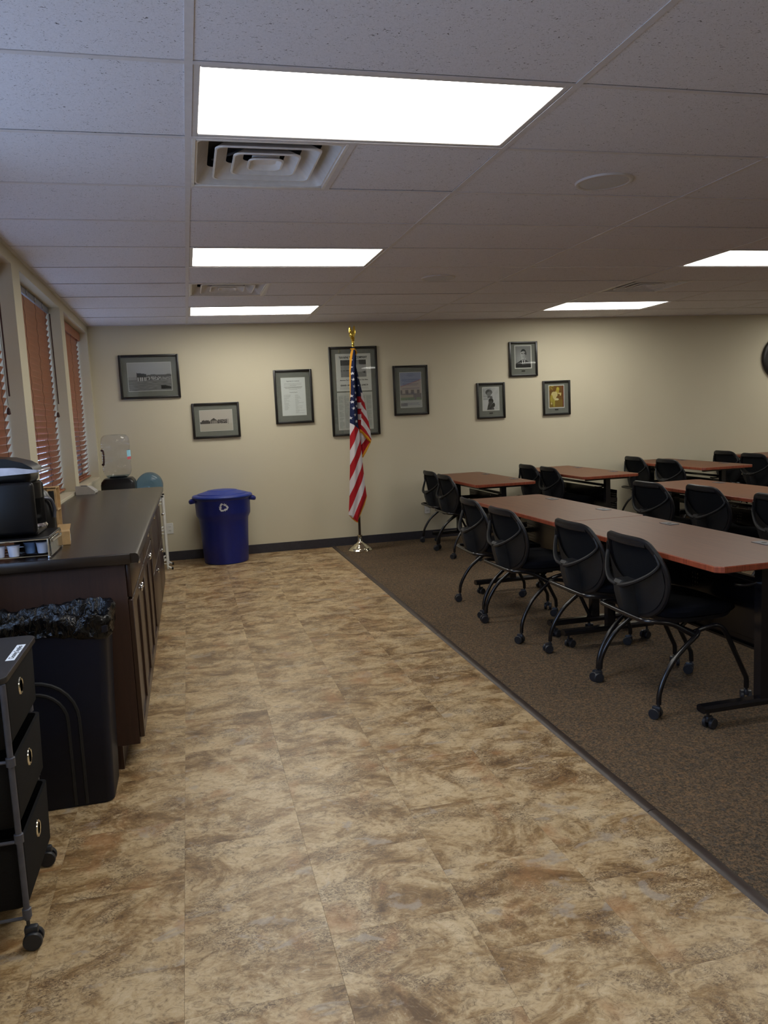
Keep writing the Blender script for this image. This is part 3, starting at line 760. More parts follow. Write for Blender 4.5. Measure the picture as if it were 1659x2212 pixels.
MB().lathe([(.011, -.002), (.014, 0), (.014, .004), (.011, .006)], 14, MT(.105, -.146, .56) @ RX(90)).build('lock_ring', M['chrome'], rk)

# ------------------------------------------------------------------ wall outlets
for (x, z, lb_) in ((-.331, .347, 'white wall outlet beside the white bottle rack'), (2.52, .348, 'white wall outlet behind the far left chairs')):
    o = thing('wall_outlet', lb_, 'outlet', (x, YB, z), group='white duplex wall outlets')
    MB().box(-.035, .035, -.006, 0, -.0575, .0575, bev=.003).build('cover_plate', M['white'], o)
    for q in (-.02, .02):
        sk = MB().box(-.016, .016, -.008, -.005, q-.013, q+.013, bev=.004).build('socket', M['white'], o)
        MB().box(-.008, -.005, -.0086, -.0078, q-.003, q+.006).box(.005, .008, -.0086, -.0078, q-.003, q+.006).box(-.002, .002, -.0086, -.0078, q-.009, q-.005).build('slots', M['slot'], sk, smooth=0)

# ------------------------------------------------------------------ pictures on the far wall
def print_mesh(name, w_, h_, nx, ny, fn, parent, y=-.0105):
    vs, fs, cols = [], [], []
    for j in range(ny+1):
        for i in range(nx+1): vs.append((-w_/2+w_*i/nx, y, -h_/2+h_*j/ny))
    for j in range(ny):
        for i in range(nx):
            fs.append((j*(nx+1)+i, j*(nx+1)+i+1, (j+1)*(nx+1)+i+1, (j+1)*(nx+1)+i)); cols.append(fn((i+.5)/nx, (j+.5)/ny))
    me = bpy.data.meshes.new(name); me.from_pydata(vs, [], fs); ca_ = me.color_attributes.new('Col', 'FLOAT_COLOR', 'CORNER')
    k = 0
    for p, c_ in zip(me.polygons, cols):
        if not isinstance(c_, tuple): c_ = (c_, c_, c_)
        for _ in range(4): ca_.data[k].color = (*c_, 1); k += 1
    me.materials.append(M['print']); o = bpy.data.objects.new(name, me); C.objects.link(o); o.parent = parent
    return o
def nz(x, y, s=0): return noise.noise(Vector((x, y, s)))
def picture(x0, x1, z0, z1, label, mats, depth=.026):
    """frame with mitred sides, mount with openings, glass"""
    W_, H_ = x1-x0, z1-z0
    P = thing('framed_picture', label, 'picture', ((x0+x1)/2, YB-.001, (z0+z1)/2), group='framed pictures on the far wall')
    fw = .024
    g = MB()
    for (a, b, c_, d) in ((-W_/2, -W_/2+fw, -H_/2, H_/2), (W_/2-fw, W_/2, -H_/2, H_/2), (-W_/2+fw, W_/2-fw, -H_/2, -H_/2+fw), (-W_/2+fw, W_/2-fw, H_/2-fw, H_/2)): g.box(a, b, -depth, 0, c_, d, bev=.005, seg=2)
    g.build('frame', M['frame'], P)
    box('mount', M['mat'], (-W_/2+.01, W_/2-.01, -.009, -.003, -H_/2+.01, H_/2-.01), P)
    for (cx_, cz_, w_, h_) in mats:
        box('mount_bevel', M['bevel'], (cx_-w_/2-.004, cx_+w_/2+.004, -.0098, -.009, cz_-h_/2-.004, cz_+h_/2+.004), P)
    box('glass_pane', M['glass'], (-W_/2+.018, W_/2-.018, -.0205, -.0185, -H_/2+.018, H_/2-.018), P)
    return P
def moved(o, x, z): o.location = (x, 0, z); return o
# 1 top left landscape: storefront photo
P = picture(-.708, -.112, 1.713, 2.161, 'wide black framed photo of a flat storefront, leftmost on the wall', [(.0, .0, .43, .285)])
def f1(u_, v_):
    g_ = .20+.10*v_ if v_ > .47 else .13+.05*nz(u_*9, v_*25)
    if v_ > .47 and v_ < .57+.03*nz(u_*6, 0, 2) and u_ > .3: g_ = .07
    if v_ < .50 and v_ > .40: g_ = .20 if u_ < .2 else g_
    if .2 < u_ < .42 and .35 < v_ < .60+(.42-u_)*.2: g_ = .03 if v_ > .48 or int(u_*60) % 3 == 0 else .35
    if .42 < u_ < .75 and .38 < v_ < .50: g_ = .30 if nz(u_*30, v_*30, 5) > .0 else .03
    if .75 < u_ and .40 < v_ < .48: g_ = .25 if nz(u_*25, v_*60, 5) > .1 else .1
    if .74 < u_ < .98 and .05 < v_ < .18 and v_ < (1.3-u_)*.4: g_ = .01
    return g_*1.3
moved(print_mesh('photo_print', .43, .285, 90, 60, f1, P), 0, 0)
# 2 lower: old town buildings
P = picture(-.018, .475, 1.274, 1.645, 'small black framed sepia photo of an old gabled building, below the storefront photo', [(.0, .0, .335, .215)])
def f2(u_, v_):
    c_ = (.52, .47, .42) if v_ > .42 else (.46, .42, .36)
    top = .44
    if .28 < u_ < .55: top = .62-abs(u_-.42)*1.1
    elif .05 < u_ < .3: top = .52+.05*nz(u_*30, 0)
    elif .55 <= u_ < .82: top = .54+.03*nz(u_*40, 1)
    elif u_ >= .82: top = .56
    if .34 < v_ < top:
        c_ = (.05, .04, .04)
        if .30 < u_ < .54 and v_ < .5: c_ = (.32, .28, .25) if int(u_*70) % 3 else (.04, .04, .04)
        if u_ > .84: c_ = (.50, .46, .41)
        if .58 < u_ < .82 and nz(u_*40, v_*40) > .2: c_ = (.4, .36, .33)
    if .86 < u_ < .88 and .3 < v_ < .55: c_ = (.1, .08, .08)
    return c_
print_mesh('photo_print', .335, .215, 80, 52, f2, P)
# 3 document
P = picture(.857, 1.271, 1.388, 1.963, 'tall black framed white document headed by script lettering', [(.0, .0, .255, .40)])
doc = print_mesh('document_print', .255, .40, 2, 2, lambda a, b: (.66, .68, .67), P)
text_mesh('lettering', 'Supporting Our Community', .017, M['ink'], doc, MT(0, -.0112, .165) @ RX(90), sx=.72)
text_mesh('lettering', 'Community Programs', .012, M['ink'], doc, MT(0, -.0112, .045) @ RX(90), sx=.8)
g = MB(); rr_ = random.Random(3)
for z, w_ in ((.140, .19), (.126, .20), (.120, .07), (.106, .20), (.100, .20), (.094, .18), (.088, .17), (.075, .09)):
    x = -w_/2
    while x < w_/2-.006:
        l_ = rr_.uniform(.006, .018); g.box(x, min(x+l_, w_/2), -.0112, -.011, z-.0012, z+.0012); x += l_+.003
for c_, ws in ((-.105, [.075, .07, .07, .055, .05, .035, .055, .06, .02, .05, .05, .045, .06, .04, .05, .05, .04, .03]), (.015, [.03, .04, .055, .05, .065, .035, .03, .045, .04, .09, .04, .03, .02, .075, .03, .07, .03, .045, .10, .04, .03, .095])):
    for q, w_ in enumerate(ws):
        z = .018-q*.0093; x = c_
        while x < c_+w_-.004: l_ = rr_.uniform(.006, .016); g.box(x, min(x+l_, c_+w_), -.0112, -.011, z-.001, z+.001); x += l_+.0025
g.build('text_lines', M['greyink'], doc, smooth=0)
# 4 tall announcement behind the flag
P = picture(1.468, 2.007, 1.224, 2.191, 'tallest black framed picture with newspaper announcement, behind the flag', [(.0, .205, .385, .395), (.0, -.215, .385, .40)], .03)
ad_ = print_mesh('poster_print', .385, .395, 2, 2, lambda a, b: (.60, .60, .57), P); moved(ad_, 0, .205)
text_mesh('lettering', 'YAVAPAI TITLE COMPANY', .034, M['ink'], ad_, MT(0, -.0112, .160) @ RX(90), sx=.78, bold=.0012)
def f4(u_, v_):
    g_ = .26+.05*nz(u_*8, v_*8) if v_ > .35 else .22+.03*nz(u_*5, v_*14)
    if v_ > .68 and u_ < .45+.05*nz(v_*9, 1): g_ = .05+.08*max(0, nz(u_*20, v_*20))
    if u_ > .72 and v_ > .55+(.97-u_)*.9: g_ = .06
    if .3 < v_ < .72 and u_ > .5: g_ = .38
    if .60 < u_ < .615 and .15 < v_ < .5: g_ = .1
    if abs(v_-.38) < .015 and u_ < .4 and nz(u_*30, 3) > -.1: g_ = .03
    if .85 < u_ < .98 and .22 < v_ < .34 and nz(u_*20, v_*20) > -.2: g_ = .04
    return g_
moved(print_mesh('poster_photo', .285, .185, 76, 50, f4, ad_, -.0112), 0, .042)
text_mesh('lettering', 'Announces The Opening Of Our Newest Title Offices', .0165, M['ink'], ad_, MT(0, -.0112, -.083) @ RX(90), sx=.86, bold=.0004)
text_mesh('lettering', 'in Cottonwood', .0165, M['ink'], ad_, MT(0, -.0112, -.110) @ RX(90), sx=.86, bold=.0004)
text_mesh('lettering', 'GRAND OPENING FRIDAY, JUNE 29', .023, M['ink'], ad_, MT(0, -.0112, -.140) @ RX(90), sx=.85, bold=.0008)
g = MB()
for z in (-.162, -.170, -.178):
    x = -.16
    while x < .155: l_ = rr_.uniform(.008, .02); g.box(x, x+l_, -.0112, -.011, z-.001, z+.001); x += l_+.004
g.build('text_lines', M['greyink'], ad_, smooth=0)
nw = print_mesh('newspaper_print', .385, .40, 2, 2, lambda a, b: (.52, .53, .49), P); moved(nw, 0, -.215)
g = MB()
for cc_ in range(6):
    xa = -.182+cc_*.062; z = .165
    while z > -.185:
        if rr_.random() < .04: z -= .006; continue
        x = xa; xe = xa+.054*(1 if rr_.random() < .7 else rr_.uniform(.3, .9))
        while x < xe-.003: l_ = rr_.uniform(.006, .014); g.box(x, min(x+l_, xe), -.0112, -.011, z-.0009, z+.0009); x += l_+.002
        z -= .0042
g.box(-.06, .06, -.0112, -.011, .182, .186); g.box(-.18, .18, -.0112, -.011, .1725, .1735)
g.build('text_lines', M['greyink'], nw, smooth=0)
# 5 colour building print
P = picture(2.178, 2.584, 1.418, 1.968, 'black framed pale colour print of a building right of the flag', [(.0, .005, .245, .385)])
def f5(u_, v_):
    c_ = (.27, .30, .42) if v_ > .62 else (.40, .38, .38)
    roof = .60+.20*u_
    if v_ < roof-.012 and v_ > .42: c_ = (.42, .36, .33)
    if abs(v_-roof+.006) < .010: c_ = (.38, .20, .21)
    if .38 < v_ < .50: 
        c_ = (.40, .35, .32)
        if int(u_*7.3+.3) % 2 == 0 and v_ > .40+.0: c_ = (.18, .16, .17)
    if v_ <= .40: c_ = (.20, .18, .19)
    if v_ < .36 and u_ < .6: c_ = (.33, .30, .25)
    if v_ < .28 and nz(u_*8, v_*10) > -.15: c_ = (.20, .25, .18)
    if v_ < .20: c_ = (.42, .43, .42)
    if v_ < .12 and v_ > .03 and u_ < .32: c_ = (.22, .22, .23)
    return tuple(x+.02*nz(u_*40, v_*40) for x in c_)
p5 = print_mesh('colour_print', .245, .385, 56, 88, f5, P); moved(p5, 0, .005)
g = MB()
for z, w_ in ((.178, .06), (.163, .10), (.150, .05), (.118, .20), (.110, .2), (.100, .2), (.09, .15), (.07, .19), (.06, .19), (.05, .16), (.02, .2), (.01, .2), (-.03, .1), (-.04, .1), (-.05, .12), (-.09, .06), (-.11, .13), (-.145, .18), (-.155, .16), (-.165, .2)):
    x = -w_/2
    while x < w_/2-.006: l_ = rr_.uniform(.006, .016); g.box(x, min(x+l_, w_/2), -.0112, -.011, z-.0013, z+.0013); x += l_+.003
g.build('text_lines', M['blueink'], p5, smooth=0)
# 6-8 small portraits
def plaque(P, z): MB().box(-.022, .022, -.0115, -.009, z-.007, z+.007, bev=.001).build('name_plaque', M['slot'], P)
P = picture(3.567, 3.92, 1.800, 2.198, 'small black framed portrait of a man in a dark suit, topmost of three', [(.0, .025, .205, .26)]); plaque(P, -.135)
def f6(u_, v_):
    X, Y = (u_-.52), (v_-.62)
    g_ = .20+.13*math.exp(-((u_-.3)**2+(v_-.45)**2)*9)
    if v_ < .42-abs(X)*.45 and v_ < .40: g_ = .012
    if abs(X+.0) < .13-(.40-v_)*.32 and .14 < v_ < .43: g_ = .55
    if abs(X-.0) < .03+.015*(v_ < .3) and v_ < .34: g_ = .02
    if abs(X) < .10 and .34 < v_ < .50: g_ = .22
    e_ = (X/.19)**2+(Y/.235)**2
    if e_ < 1: g_ = .42-.22*max(0, X*5+.2)
    if e_ < 1.08 and (v_ > .77+abs(X)*-.3 or (X > .12 and v_ > .6)): g_ = .012
    if abs(v_-.665) < .012 and (abs(X+.09) < .045 or abs(X-.07) < .045): g_ = .03
    if abs(v_-.645) < .012 and (abs(X+.09) < .03 or abs(X-.07) < .03): g_ = .05
    if abs(X+.03) < .012 and .56 < v_ < .64: g_ = .22
    if abs(v_-.51) < .010 and abs(X+.02) < .06: g_ = .07
    return max(0, g_)
pp = print_mesh('portrait_print', .19, .245, 56, 72, f6, P, -.0108); moved(pp, 0, .025)
P = picture(3.158, 3.505, 1.336, 1.745, 'small black framed photo of a person on horseback before hills, left of three', [(.0, .02, .20, .262)]); plaque(P, -.143)
def f7(u_, v_):
    g_ = .38+.08*nz(u_*5, v_*5)+.12*(u_ > .5)
    if v_ < .62 and u_ < .5: g_ = .48 if int(v_*17) % 2 else .33
    if v_ < .45 and u_ < .35: g_ = .55
    if (abs(u_-.38)/.22)**2+((v_-.80)/.13)**2 < 1: g_ = .06+.05*(u_ > .4)
    if (abs(u_-.38)/.14)**2+((v_-.72)/.10)**2 < 1: g_ = .18
    if (abs(u_-.50)/.16)**2+((v_-.40)/.13)**2 < 1: g_ = .015
    if abs(u_-.47) < .10+(.40-v_)*.35 and v_ < .40: g_ = .03+.04*(nz(u_*9, v_*9) > 0)
    if (abs(u_-.68)/.08)**2+((v_-.22)/.10)**2 < 1: g_ = .02
    if .5 < v_ < .62 and abs(u_-.45) < .16 and nz(u_*7, v_*7, 3) > -.1: g_ = .10
    return g_
pp = print_mesh('photo_print', .19, .25, 56, 72, f7, P, -.0108); moved(pp, 0, .02)
P = picture(3.978, 4.329, 1.339, 1.741, 'small black framed yellow toned print of a crouching figure, right of three', [(.0, .015, .195, .262)]); plaque(P, -.138)
def f8(u_, v_):
    c_ = (.16+.05*v_*0, .075+.02*nz(u_*8, v_*8), .012) if v_ > .35 else (.20, .12, .015)
    if u_ > .93: c_ = (.14, .02, .012)
    def el(cx_, cy_, a, b): return ((u_-cx_)/a)**2+((v_-cy_)/b)**2 < 1
    yel = (.50, .40, .05); pale = (.60, .50, .22)
    if el(.60, .84, .10, .10): c_ = yel
    if el(.55, .72, .13, .09): c_ = (.44, .33, .05)
    if el(.32, .58, .18, .15): c_ = pale
    if el(.42, .60, .16, .13): c_ = pale
    if el(.72, .64, .12, .035) or el(.78, .60, .05, .07): c_ = pale
    if el(.38, .44, .10, .14): c_ = pale
    if el(.52, .37, .14, .05): c_ = (.62, .55, .30)
    if el(.16, .40, .10, .18): c_ = (.38, .30, .04)
    if el(.32, .20, .08, .18): c_ = (.36, .30, .04)
    if el(.15, .18, .04, .05): c_ = pale
    if v_ > .8 and u_ < .3 and nz(u_*25, v_*25) > .15: c_ = yel
    return tuple(max(0, x) for x in c_)
pp = print_mesh('figure_print', .185, .25, 56, 76, f8, P, -.0108); moved(pp, 0, .015)

# ------------------------------------------------------------------ wall clock
ck = thing('wall_clock', 'round black wall clock with white dial cut by the right photo edge', 'clock', (7.245, YB-.001, 1.915))
MB().lathe([(.20, 0), (.272, 0), (.276, .010), (.270, .028), (.245, .038), (.215, .034), (.205, .018), (.20, .012)], 64, RX(90)).build('rim', M['frame'], ck)
MB().lathe([(.0001, .008), (.21, .008)], 48, RX(90)).build('dial', M['paper'], ck)
for k in range(12):
    a = PI/2-(k+1)*PI/6
    text_mesh('numeral', str(k+1), .062, M['ink'], ck, MT(.168*math.cos(a), -.0085, .168*math.sin(a)) @ RX(90), bold=.001)
MB().box(-.006, .006, -.012, -.010, -.02, .10, M=RY(-40)).build('hour_hand', M['ink'], ck)
MB().box(-.004, .004, -.015, -.013, -.03, .15, M=RY(70)).build('minute_hand', M['ink'], ck)
MB().lathe([(.0001, .034), (.16, .032), (.206, .026)], 40, RX(90)).build('cover_glass', M['glass'], ck)

# ------------------------------------------------------------------ flag on its stand
fs_ = thing('flag_stand', 'polished brass flag stand with dark pole and gold eagle top', 'flag stand', (1.634, 5.735, .004))
MB().lathe([(.130, 0), (.132, .006), (.126, .014), (.118, .020), (.115, .028), (.098, .036), (.094, .044), (.072, .054), (.068, .062), (.045, .074), (.030, .088), (.022, .100), (.020, .150), (.027, .158), (.027, .166), (.016, .168)], 48).build('base', M['silverbrass'], fs_)
tp = Vector((.030, 0, 2.16))
MB().tube([(0, 0, .15), tuple(tp)], .0135, 14).build('pole', M['pole'], fs_)
MB().lathe([(.016, -.01), (.017, 0), (.013, .006), (.012, .030), (.016, .034), (.016, .040), (.010, .045), (.020, .055), (.022, .066), (.012, .078), (.0001, .082)], 18, MT(*tp)).build('finial_socket', M['gold'], fs_)
eg = MB()
ez = tp.z+.082
eg.lathe([(.0001, 0), (.018, .010), (.027, .035), (.024, .060), (.012, .078), (.013, .088), (.009, .100), (.0001, .106)], 14, MT(tp.x-.004, 0, ez-.01) @ RY(-8))
eg.tube([(tp.x-.018, 0, ez+.088), (tp.x-.032, 0, ez+.082)], [.006, .001], 6)
wing = [(.006, .020), (.016, .012), (.026, .022), (.034, .045), (.037, .072), (.034, .100), (.028, .128), (.024, .118), (.022, .126), (.018, .112), (.015, .118), (.012, .100), (.008, .085)]
for s_ in (-1, 1):
    eg.prism([(s_*x_, z_) for x_, z_ in wing], -.006, .006, MT(tp.x, -.002 if s_ < 0 else .004, ez-.002) @ RX(90) @ RY(s_*18), bev=.002)
eg.tube([(tp.x+.004, 0, ez+.02), (tp.x+.020, .0, ez-.012)], [.010, .004], 6)
eg.build('eagle', M['gold'], fs_)

# the cloth hangs in folds; colours are laid out in a local sketch grid (a = across, b = down) measured on the cloth
def sk(a, b, y): return (-1.95098846+4.96906710e-03*a-2.49091222e-04*b, y, 5.94957740-2.25695581e-04*a-4.83849599e-03*b)
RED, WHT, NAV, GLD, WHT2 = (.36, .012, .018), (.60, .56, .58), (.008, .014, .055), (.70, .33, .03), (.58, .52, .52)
def interp(tab, b):
    for (b0, v0), (b1, v1) in zip(tab, tab[1:]):
        if b <= b1: t_ = (b-b0)/(b1-b0) if b1 > b0 else 0; return v0+(v1-v0)*max(0, min(1, t_))
    return tab[-1][1]
stars = [(700+x/8.192, 690+y/8.192) for x, y in ((490, 955), (505, 1060), (522, 1178), (545, 1290), (478, 1345), (562, 1405), (490, 1450), (512, 1560), (535, 1675), (468, 1730), (565, 1790), (578, 1520), (482, 845), (482, 720), (603, 1022), (604, 1160))]
def in_star(dx, dy, R_):
    a = math.atan2(dx, -dy)+.12; d = math.hypot(dx, dy)
    if d > R_: return False
    a = (a+PI/5) % (2*PI/5)-PI/5
    A = R_; B = R_*.40; b_ = PI/5; a = abs(a)
    # edge from (A,0) to (B,b_)
    x1, y1 = A, 0; x2, y2 = B*math.cos(b_), B*math.sin(b_); px, py = d*math.cos(a), d*math.sin(a)
    return (x2-x1)*(py-y1)-(y2-y1)*(px-x1) > 0
def star_at(a, b, only=None):
    for k, (sx, sy_) in enumerate(stars):
        R_ = 3.9 if k not in (12, 13, 15) else 2.2
        if abs(a-sx) < 4 and abs(b-sy_) < 4 and in_star(a-sx, b-sy_, R_): return True
    return False
def col1(a, b):
    if b < 925:
        e = interp([(757, 762), (775, 759.5), (800, 757.4), (850, 757.5), (870, 756)], b)
        if a < e: return GLD
    if b > 1112+(a-753.5)*.85: return GLD
    h = 771.6+(1124.3-b)*.39-a
    if h < 0 and b > 1060: return GLD
    if b < 911.6+(a-756)*.69:
        return (.55, .56, .60) if star_at(a, b) else NAV
    return RED if int(math.floor(h/12.5)) % 2 == 0 else WHT
def col2(a, b):
    if b < 768: return GLD
    if b < 842.6+(a-772)*.45: return (.55, .56, .60) if star_at(a, b) else NAV
    if b > 927.5+(a-781)*1.02 and a > 778: return GLD
    if a < 779.6:  # inner strip of the fold: its shade is painted in as darker stripes
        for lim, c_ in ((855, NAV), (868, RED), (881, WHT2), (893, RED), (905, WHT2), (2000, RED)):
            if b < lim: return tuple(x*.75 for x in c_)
    bb_ = b-(a-780)*1.15-max(0, a-792)*.4
    for lim, c_ in ((858.5, WHT), (872, RED), (886.5, WHT), (901, RED), (915.5, WHT), (2000, RED)):
        if bb_ < lim: return c_
def col3(a, b):
    if a > 800.6-(b-952.8)*.60: return GLD
    d = (a-792.6)+(b-944.9)*.76
    if b < 930: return RED
    return WHT2 if d < 0 else RED
def cloth(name, Lt, Rt, b0, b1, na, nb, yc, amp, folds, colf, parent, phase=0):
    bm_v, bm_f, cols = [], [], []
    for side in (0, 1):
        for j in range(nb+1):
            b = b0+(b1-b0)*j/nb; l_, r_ = interp(Lt, b), interp(Rt, b)
            for i in range(na+1):
                t_ = i/na; a = l_+(r_-l_)*t_
                dep = amp*math.sin(PI*t_); rip = .016*math.sin(folds*PI*t_+phase+b*.012)*math.sin(PI*t_)
                y = yc-dep-rip if side == 0 else yc+dep*.35
                p = sk(a, b, y); bm_v.append(p)
    O = (na+1)*(nb+1)
    for side in (0, 1):
        for j in range(nb):
            for i in range(na):
                q = side*O+j*(na+1)+i
                bm_f.append((q, q+1, q+na+2, q+na+1) if side == 1 else (q, q+na+1, q+na+2, q+1))
                b = b0+(b1-b0)*(j+.5)/nb; l_, r_ = interp(Lt, b), interp(Rt, b); cols.append(colf(l_+(r_-l_)*(i+.5)/na, b) or RED)
    me = bpy.data.meshes.new(name); me.from_pydata(bm_v, [], bm_f); ca_ = me.color_attributes.new('Col', 'FLOAT_COLOR', 'CORNER')
    k = 0
    for c_ in cols:
        for _ in range(4): ca_.data[k].color = (*c_, 1); k += 1
    for p in me.polygons: p.use_smooth = True
    me.materials.append(M['flag']); o = bpy.data.objects.new(name, me); C.objects.link(o); o.parent = parent; return o
FL = thing('flag', 'furled red, white and blue stars and stripes flag with gold fringe', 'flag', (1.65, 5.70, 1.2))
Li = Matrix.Translation((-1.65, -5.70, -1.2))
c1 = cloth('front_fold', [(757, 759.5), (763, 757.5), (775, 755.8), (800, 755), (850, 756.3), (915, 756), (1000, 756.2), (1075, 755), (1112, 753.2), (1120, 760), (1128, 769)],
           [(757, 768), (765, 770), (790, 769.8), (820, 770), (850, 771), (915, 774), (935, 778), (1000, 784.2), (1040, 788.3), (1073, 793.2), (1090, 788.5), (1110, 780.2), (1128, 772.5)], 757, 1128, 84, 760, 5.690, .055, 3, col1, FL)
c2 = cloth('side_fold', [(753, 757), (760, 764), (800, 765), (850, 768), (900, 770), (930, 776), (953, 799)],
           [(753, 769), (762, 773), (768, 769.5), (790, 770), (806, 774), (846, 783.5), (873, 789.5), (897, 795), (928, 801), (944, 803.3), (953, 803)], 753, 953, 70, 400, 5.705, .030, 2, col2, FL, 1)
c3 = cloth('back_fold', [(925, 776), (950, 780), (987, 784)], [(925, 797), (945, 802.8), (954, 803), (975, 793), (987, 786)], 925, 987, 50, 130, 5.715, .015, 2, col3, FL, 2)
for o in (c1, c2, c3): o.data.transform(Li)

# ------------------------------------------------------------------ training chairs
def caster_geo(x, y, turn):
    g = MB(); Mx = MT(x, y, 0) @ RZ(turn)
    g.lathe([(.007, .05), (.007, .085), (.010, .088)], 10, MT(x, y, 0))
    t_ = bmesh.new()
    g.box(-.012, .030, -.010, .010, .030, .060, bev=.008, seg=2, M=Mx)
    for s_ in (-1, 1): g.lathe([(.0001, -.0085), (.023, -.0085), (.0255, -.006), (.0255, .006), (.023, .0085), (.0001, .0085)], 20, Mx @ MT(.014, s_*.0165, .0255) @ RX(90))
    return g
def back_x(y, z):  # surface of the backrest, concave towards the sitter
    s_ = (z-.44)/.38
    return .062-.055*s_-.02*s_*s_+.050*(y/.24)**2
def outline():
    half = [(.0, .820), (.10, .820), (.140, .817), (.172, .806), (.192, .783), (.215, .745), (.234, .700), (.240, .655), (.234, .602), (.214, .545), (.178, .492), (.125, .452), (.065, .432), (.0, .428)]
    half = [(y, .428+(z-.428)*.95) for y, z in half]
    return [(y, z) for y, z in half]+[(-y, z) for y, z in half[-2:0:-1]]
OUT = outline()
def make_chair():
    t_ = thing('training_chair', 'x', 'chair', (0, 0, 0), 0, 'black mesh back training chairs on casters')
    # seat cushion and shell
    def seatloop(hx, hy, z, dz=0):
        out = []
        for k in range(40):
            a = 2*PI*k/40; e = 3.2; x = math.copysign(abs(math.cos(a))**(2/e), math.cos(a)); y = math.copysign(abs(math.sin(a))**(2/e), math.sin(a))
            xx = .29+hx*x; out.append((xx, hy*y*(1-.06*x), z-.022*max(0, x-.45)/.55*(1 if dz else 0)+.008*y*y*(1 if dz else 0)))
        return out
    MB().raw(*loft([seatloop(.20, .205, .432), seatloop(.224, .226, .445), seatloop(.230, .233, .462, 1), seatloop(.222, .225, .480, 1), seatloop(.195, .195, .489, 1), seatloop(.10, .10, .490, 1)])).build('seat', M['fabric'], t_)
    MB().raw(*loft([seatloop(.15, .15, .405), seatloop(.20, .205, .415), seatloop(.216, .220, .438)])).build('seat_shell', M['blackplastic'], t_)
    # back rim
    MB().tube([(back_x(y, z), y, z) for y, z in OUT], .016, 8, smooth=3, closed=True, flat=.8, up=(1, 0, 0)).tube([(back_x(y, .787)-.002, y, .787) for y in (-.165, -.11, -.04, .04, .11, .165)], .019, 8, smooth=2, flat=.7, up=(1, 0, 0)).build('back_rim', M['blackplastic'], t_)
        # mesh panel: concentric rings
    vs, fs = [], []; N = len(OUT); K = 6
    for q in range(K+1):
        s_ = q/K
        for (y, z) in OUT:
            yy, zz = y*s_*.97, .66+(z-.66)*s_*.97; vs.append((back_x(yy, zz)+.004, yy, zz))
    for q in range(K):
        for k in range(N): fs.append((q*N+k, q*N+(k+1) % N, (q+1)*N+(k+1) % N, (q+1)*N+k))
    g = MB().raw(vs, fs); bmesh.ops.remove_doubles(g.bm, verts=g.bm.verts, dist=1e-5); g.build('back_mesh', M['mesh'], t_)
    # rear spine with two arms swept up to the rim, lower shell below a smile shaped edge
    g = MB()
    g.raw(*loft([[(x+dx, y, z) for (x, y) in ((-.030, -.036), (-.042, -.028), (-.042, .028), (-.030, .036), (.035, .040), (.035, -.040))] for (dx, z) in ((.045, .415), (.022, .47), (.004, .54), (.0, .585), (.012, .60))]))
    g.build('spine', M['greyplastic'], t_)
    g = MB()
    for s_ in (-1, 1):
        g.tube([(-.028, s_*.012, .575), (-.032, s_*.070, .588), (-.012, s_*.135, .615), (.020, s_*.195, .655), (.042, s_*.228, .695), (.040, s_*.222, .722), (.032, s_*.210, .748)], [.017, .015, .012, .011, .010, .009, .007], 8, smooth=5, flat=.8)
    g.build('back_arms', M['greyplastic'], t_)
    vs, fs = [], []; KK = 20; RW = 6
    for i in range(KK+1):
        y = -.232+.464*i/KK
        ztop = .588+.105*(abs(y)/.228)**1.8; yy = min(1, abs(y)/.240); zbot = .668-.238*(1-yy**2.15)**(1/2.15)
        for j in range(RW+1):
            z = zbot+(ztop-zbot)*j/RW; vs.append((back_x(y, z)-.012, y, z))
    for i in range(KK):
        for j in range(RW): q = i*(RW+1)+j; fs.append((q, q+1, q+RW+2, q+RW+1))
    MB().raw(vs, fs).build('back_shell', M['greyplastic'], t_)
    # tube frame: rear cross bar bending forward and down to the pivots, front cross tube
    MB().tube([(.225, -.235, .352), (.17, -.238, .385), (.10, -.238, .425), (.03, -.232, .440), (-.012, -.20, .442), (-.02, -.12, .442), (-.02, .12, .442), (-.012, .20, .442), (.03, .232, .440), (.10, .238, .425), (.17, .238, .385), (.225, .235, .352)], .0115, 10, smooth=5).build('seat_frame', M['blackmetal'], t_)
    MB().tube([(.235, -.235, .360), (.235, .235, .360)], .013, 10).box(.18, .32, -.11, .11, .385, .412, bev=.004).tube([(.235, -.10, .36), (.28, -.10, .395)], .01, 8).tube([(.235, .10, .36), (.28, .10, .395)], .01, 8).build('pivot_bar', M['blackmetal'], t_)
    for s_ in (-1, 1):
        L = MB().tube([(.245, s_*.225, .375), (.225, s_*.240, .358), (.165, s_*.250, .318), (.095, s_*.258, .258), (.045, s_*.264, .185), (.018, s_*.268, .12), (.012, s_*.270, .068)], .0118, 10, smooth=5).build('leg', M['blackmetal'], t_)
        caster_geo(.012, s_*.270, 150+s_*25).build('caster', M['caster'], L)
        L = MB().tube([(.235, s_*.200, .362), (.30, s_*.222, .388), (.350, s_*.226, .388), (.388, s_*.225, .355), (.440, s_*.222, .255), (.492, s_*.218, .150), (.508, s_*.217, .115), (.510, s_*.216, .068)], .0118, 10, smooth=4).build('leg', M['blackmetal'], t_)
        caster_geo(.510, s_*.216, 100+s_*40).build('caster', M['caster'], L)
    return t_
chair = make_chair()
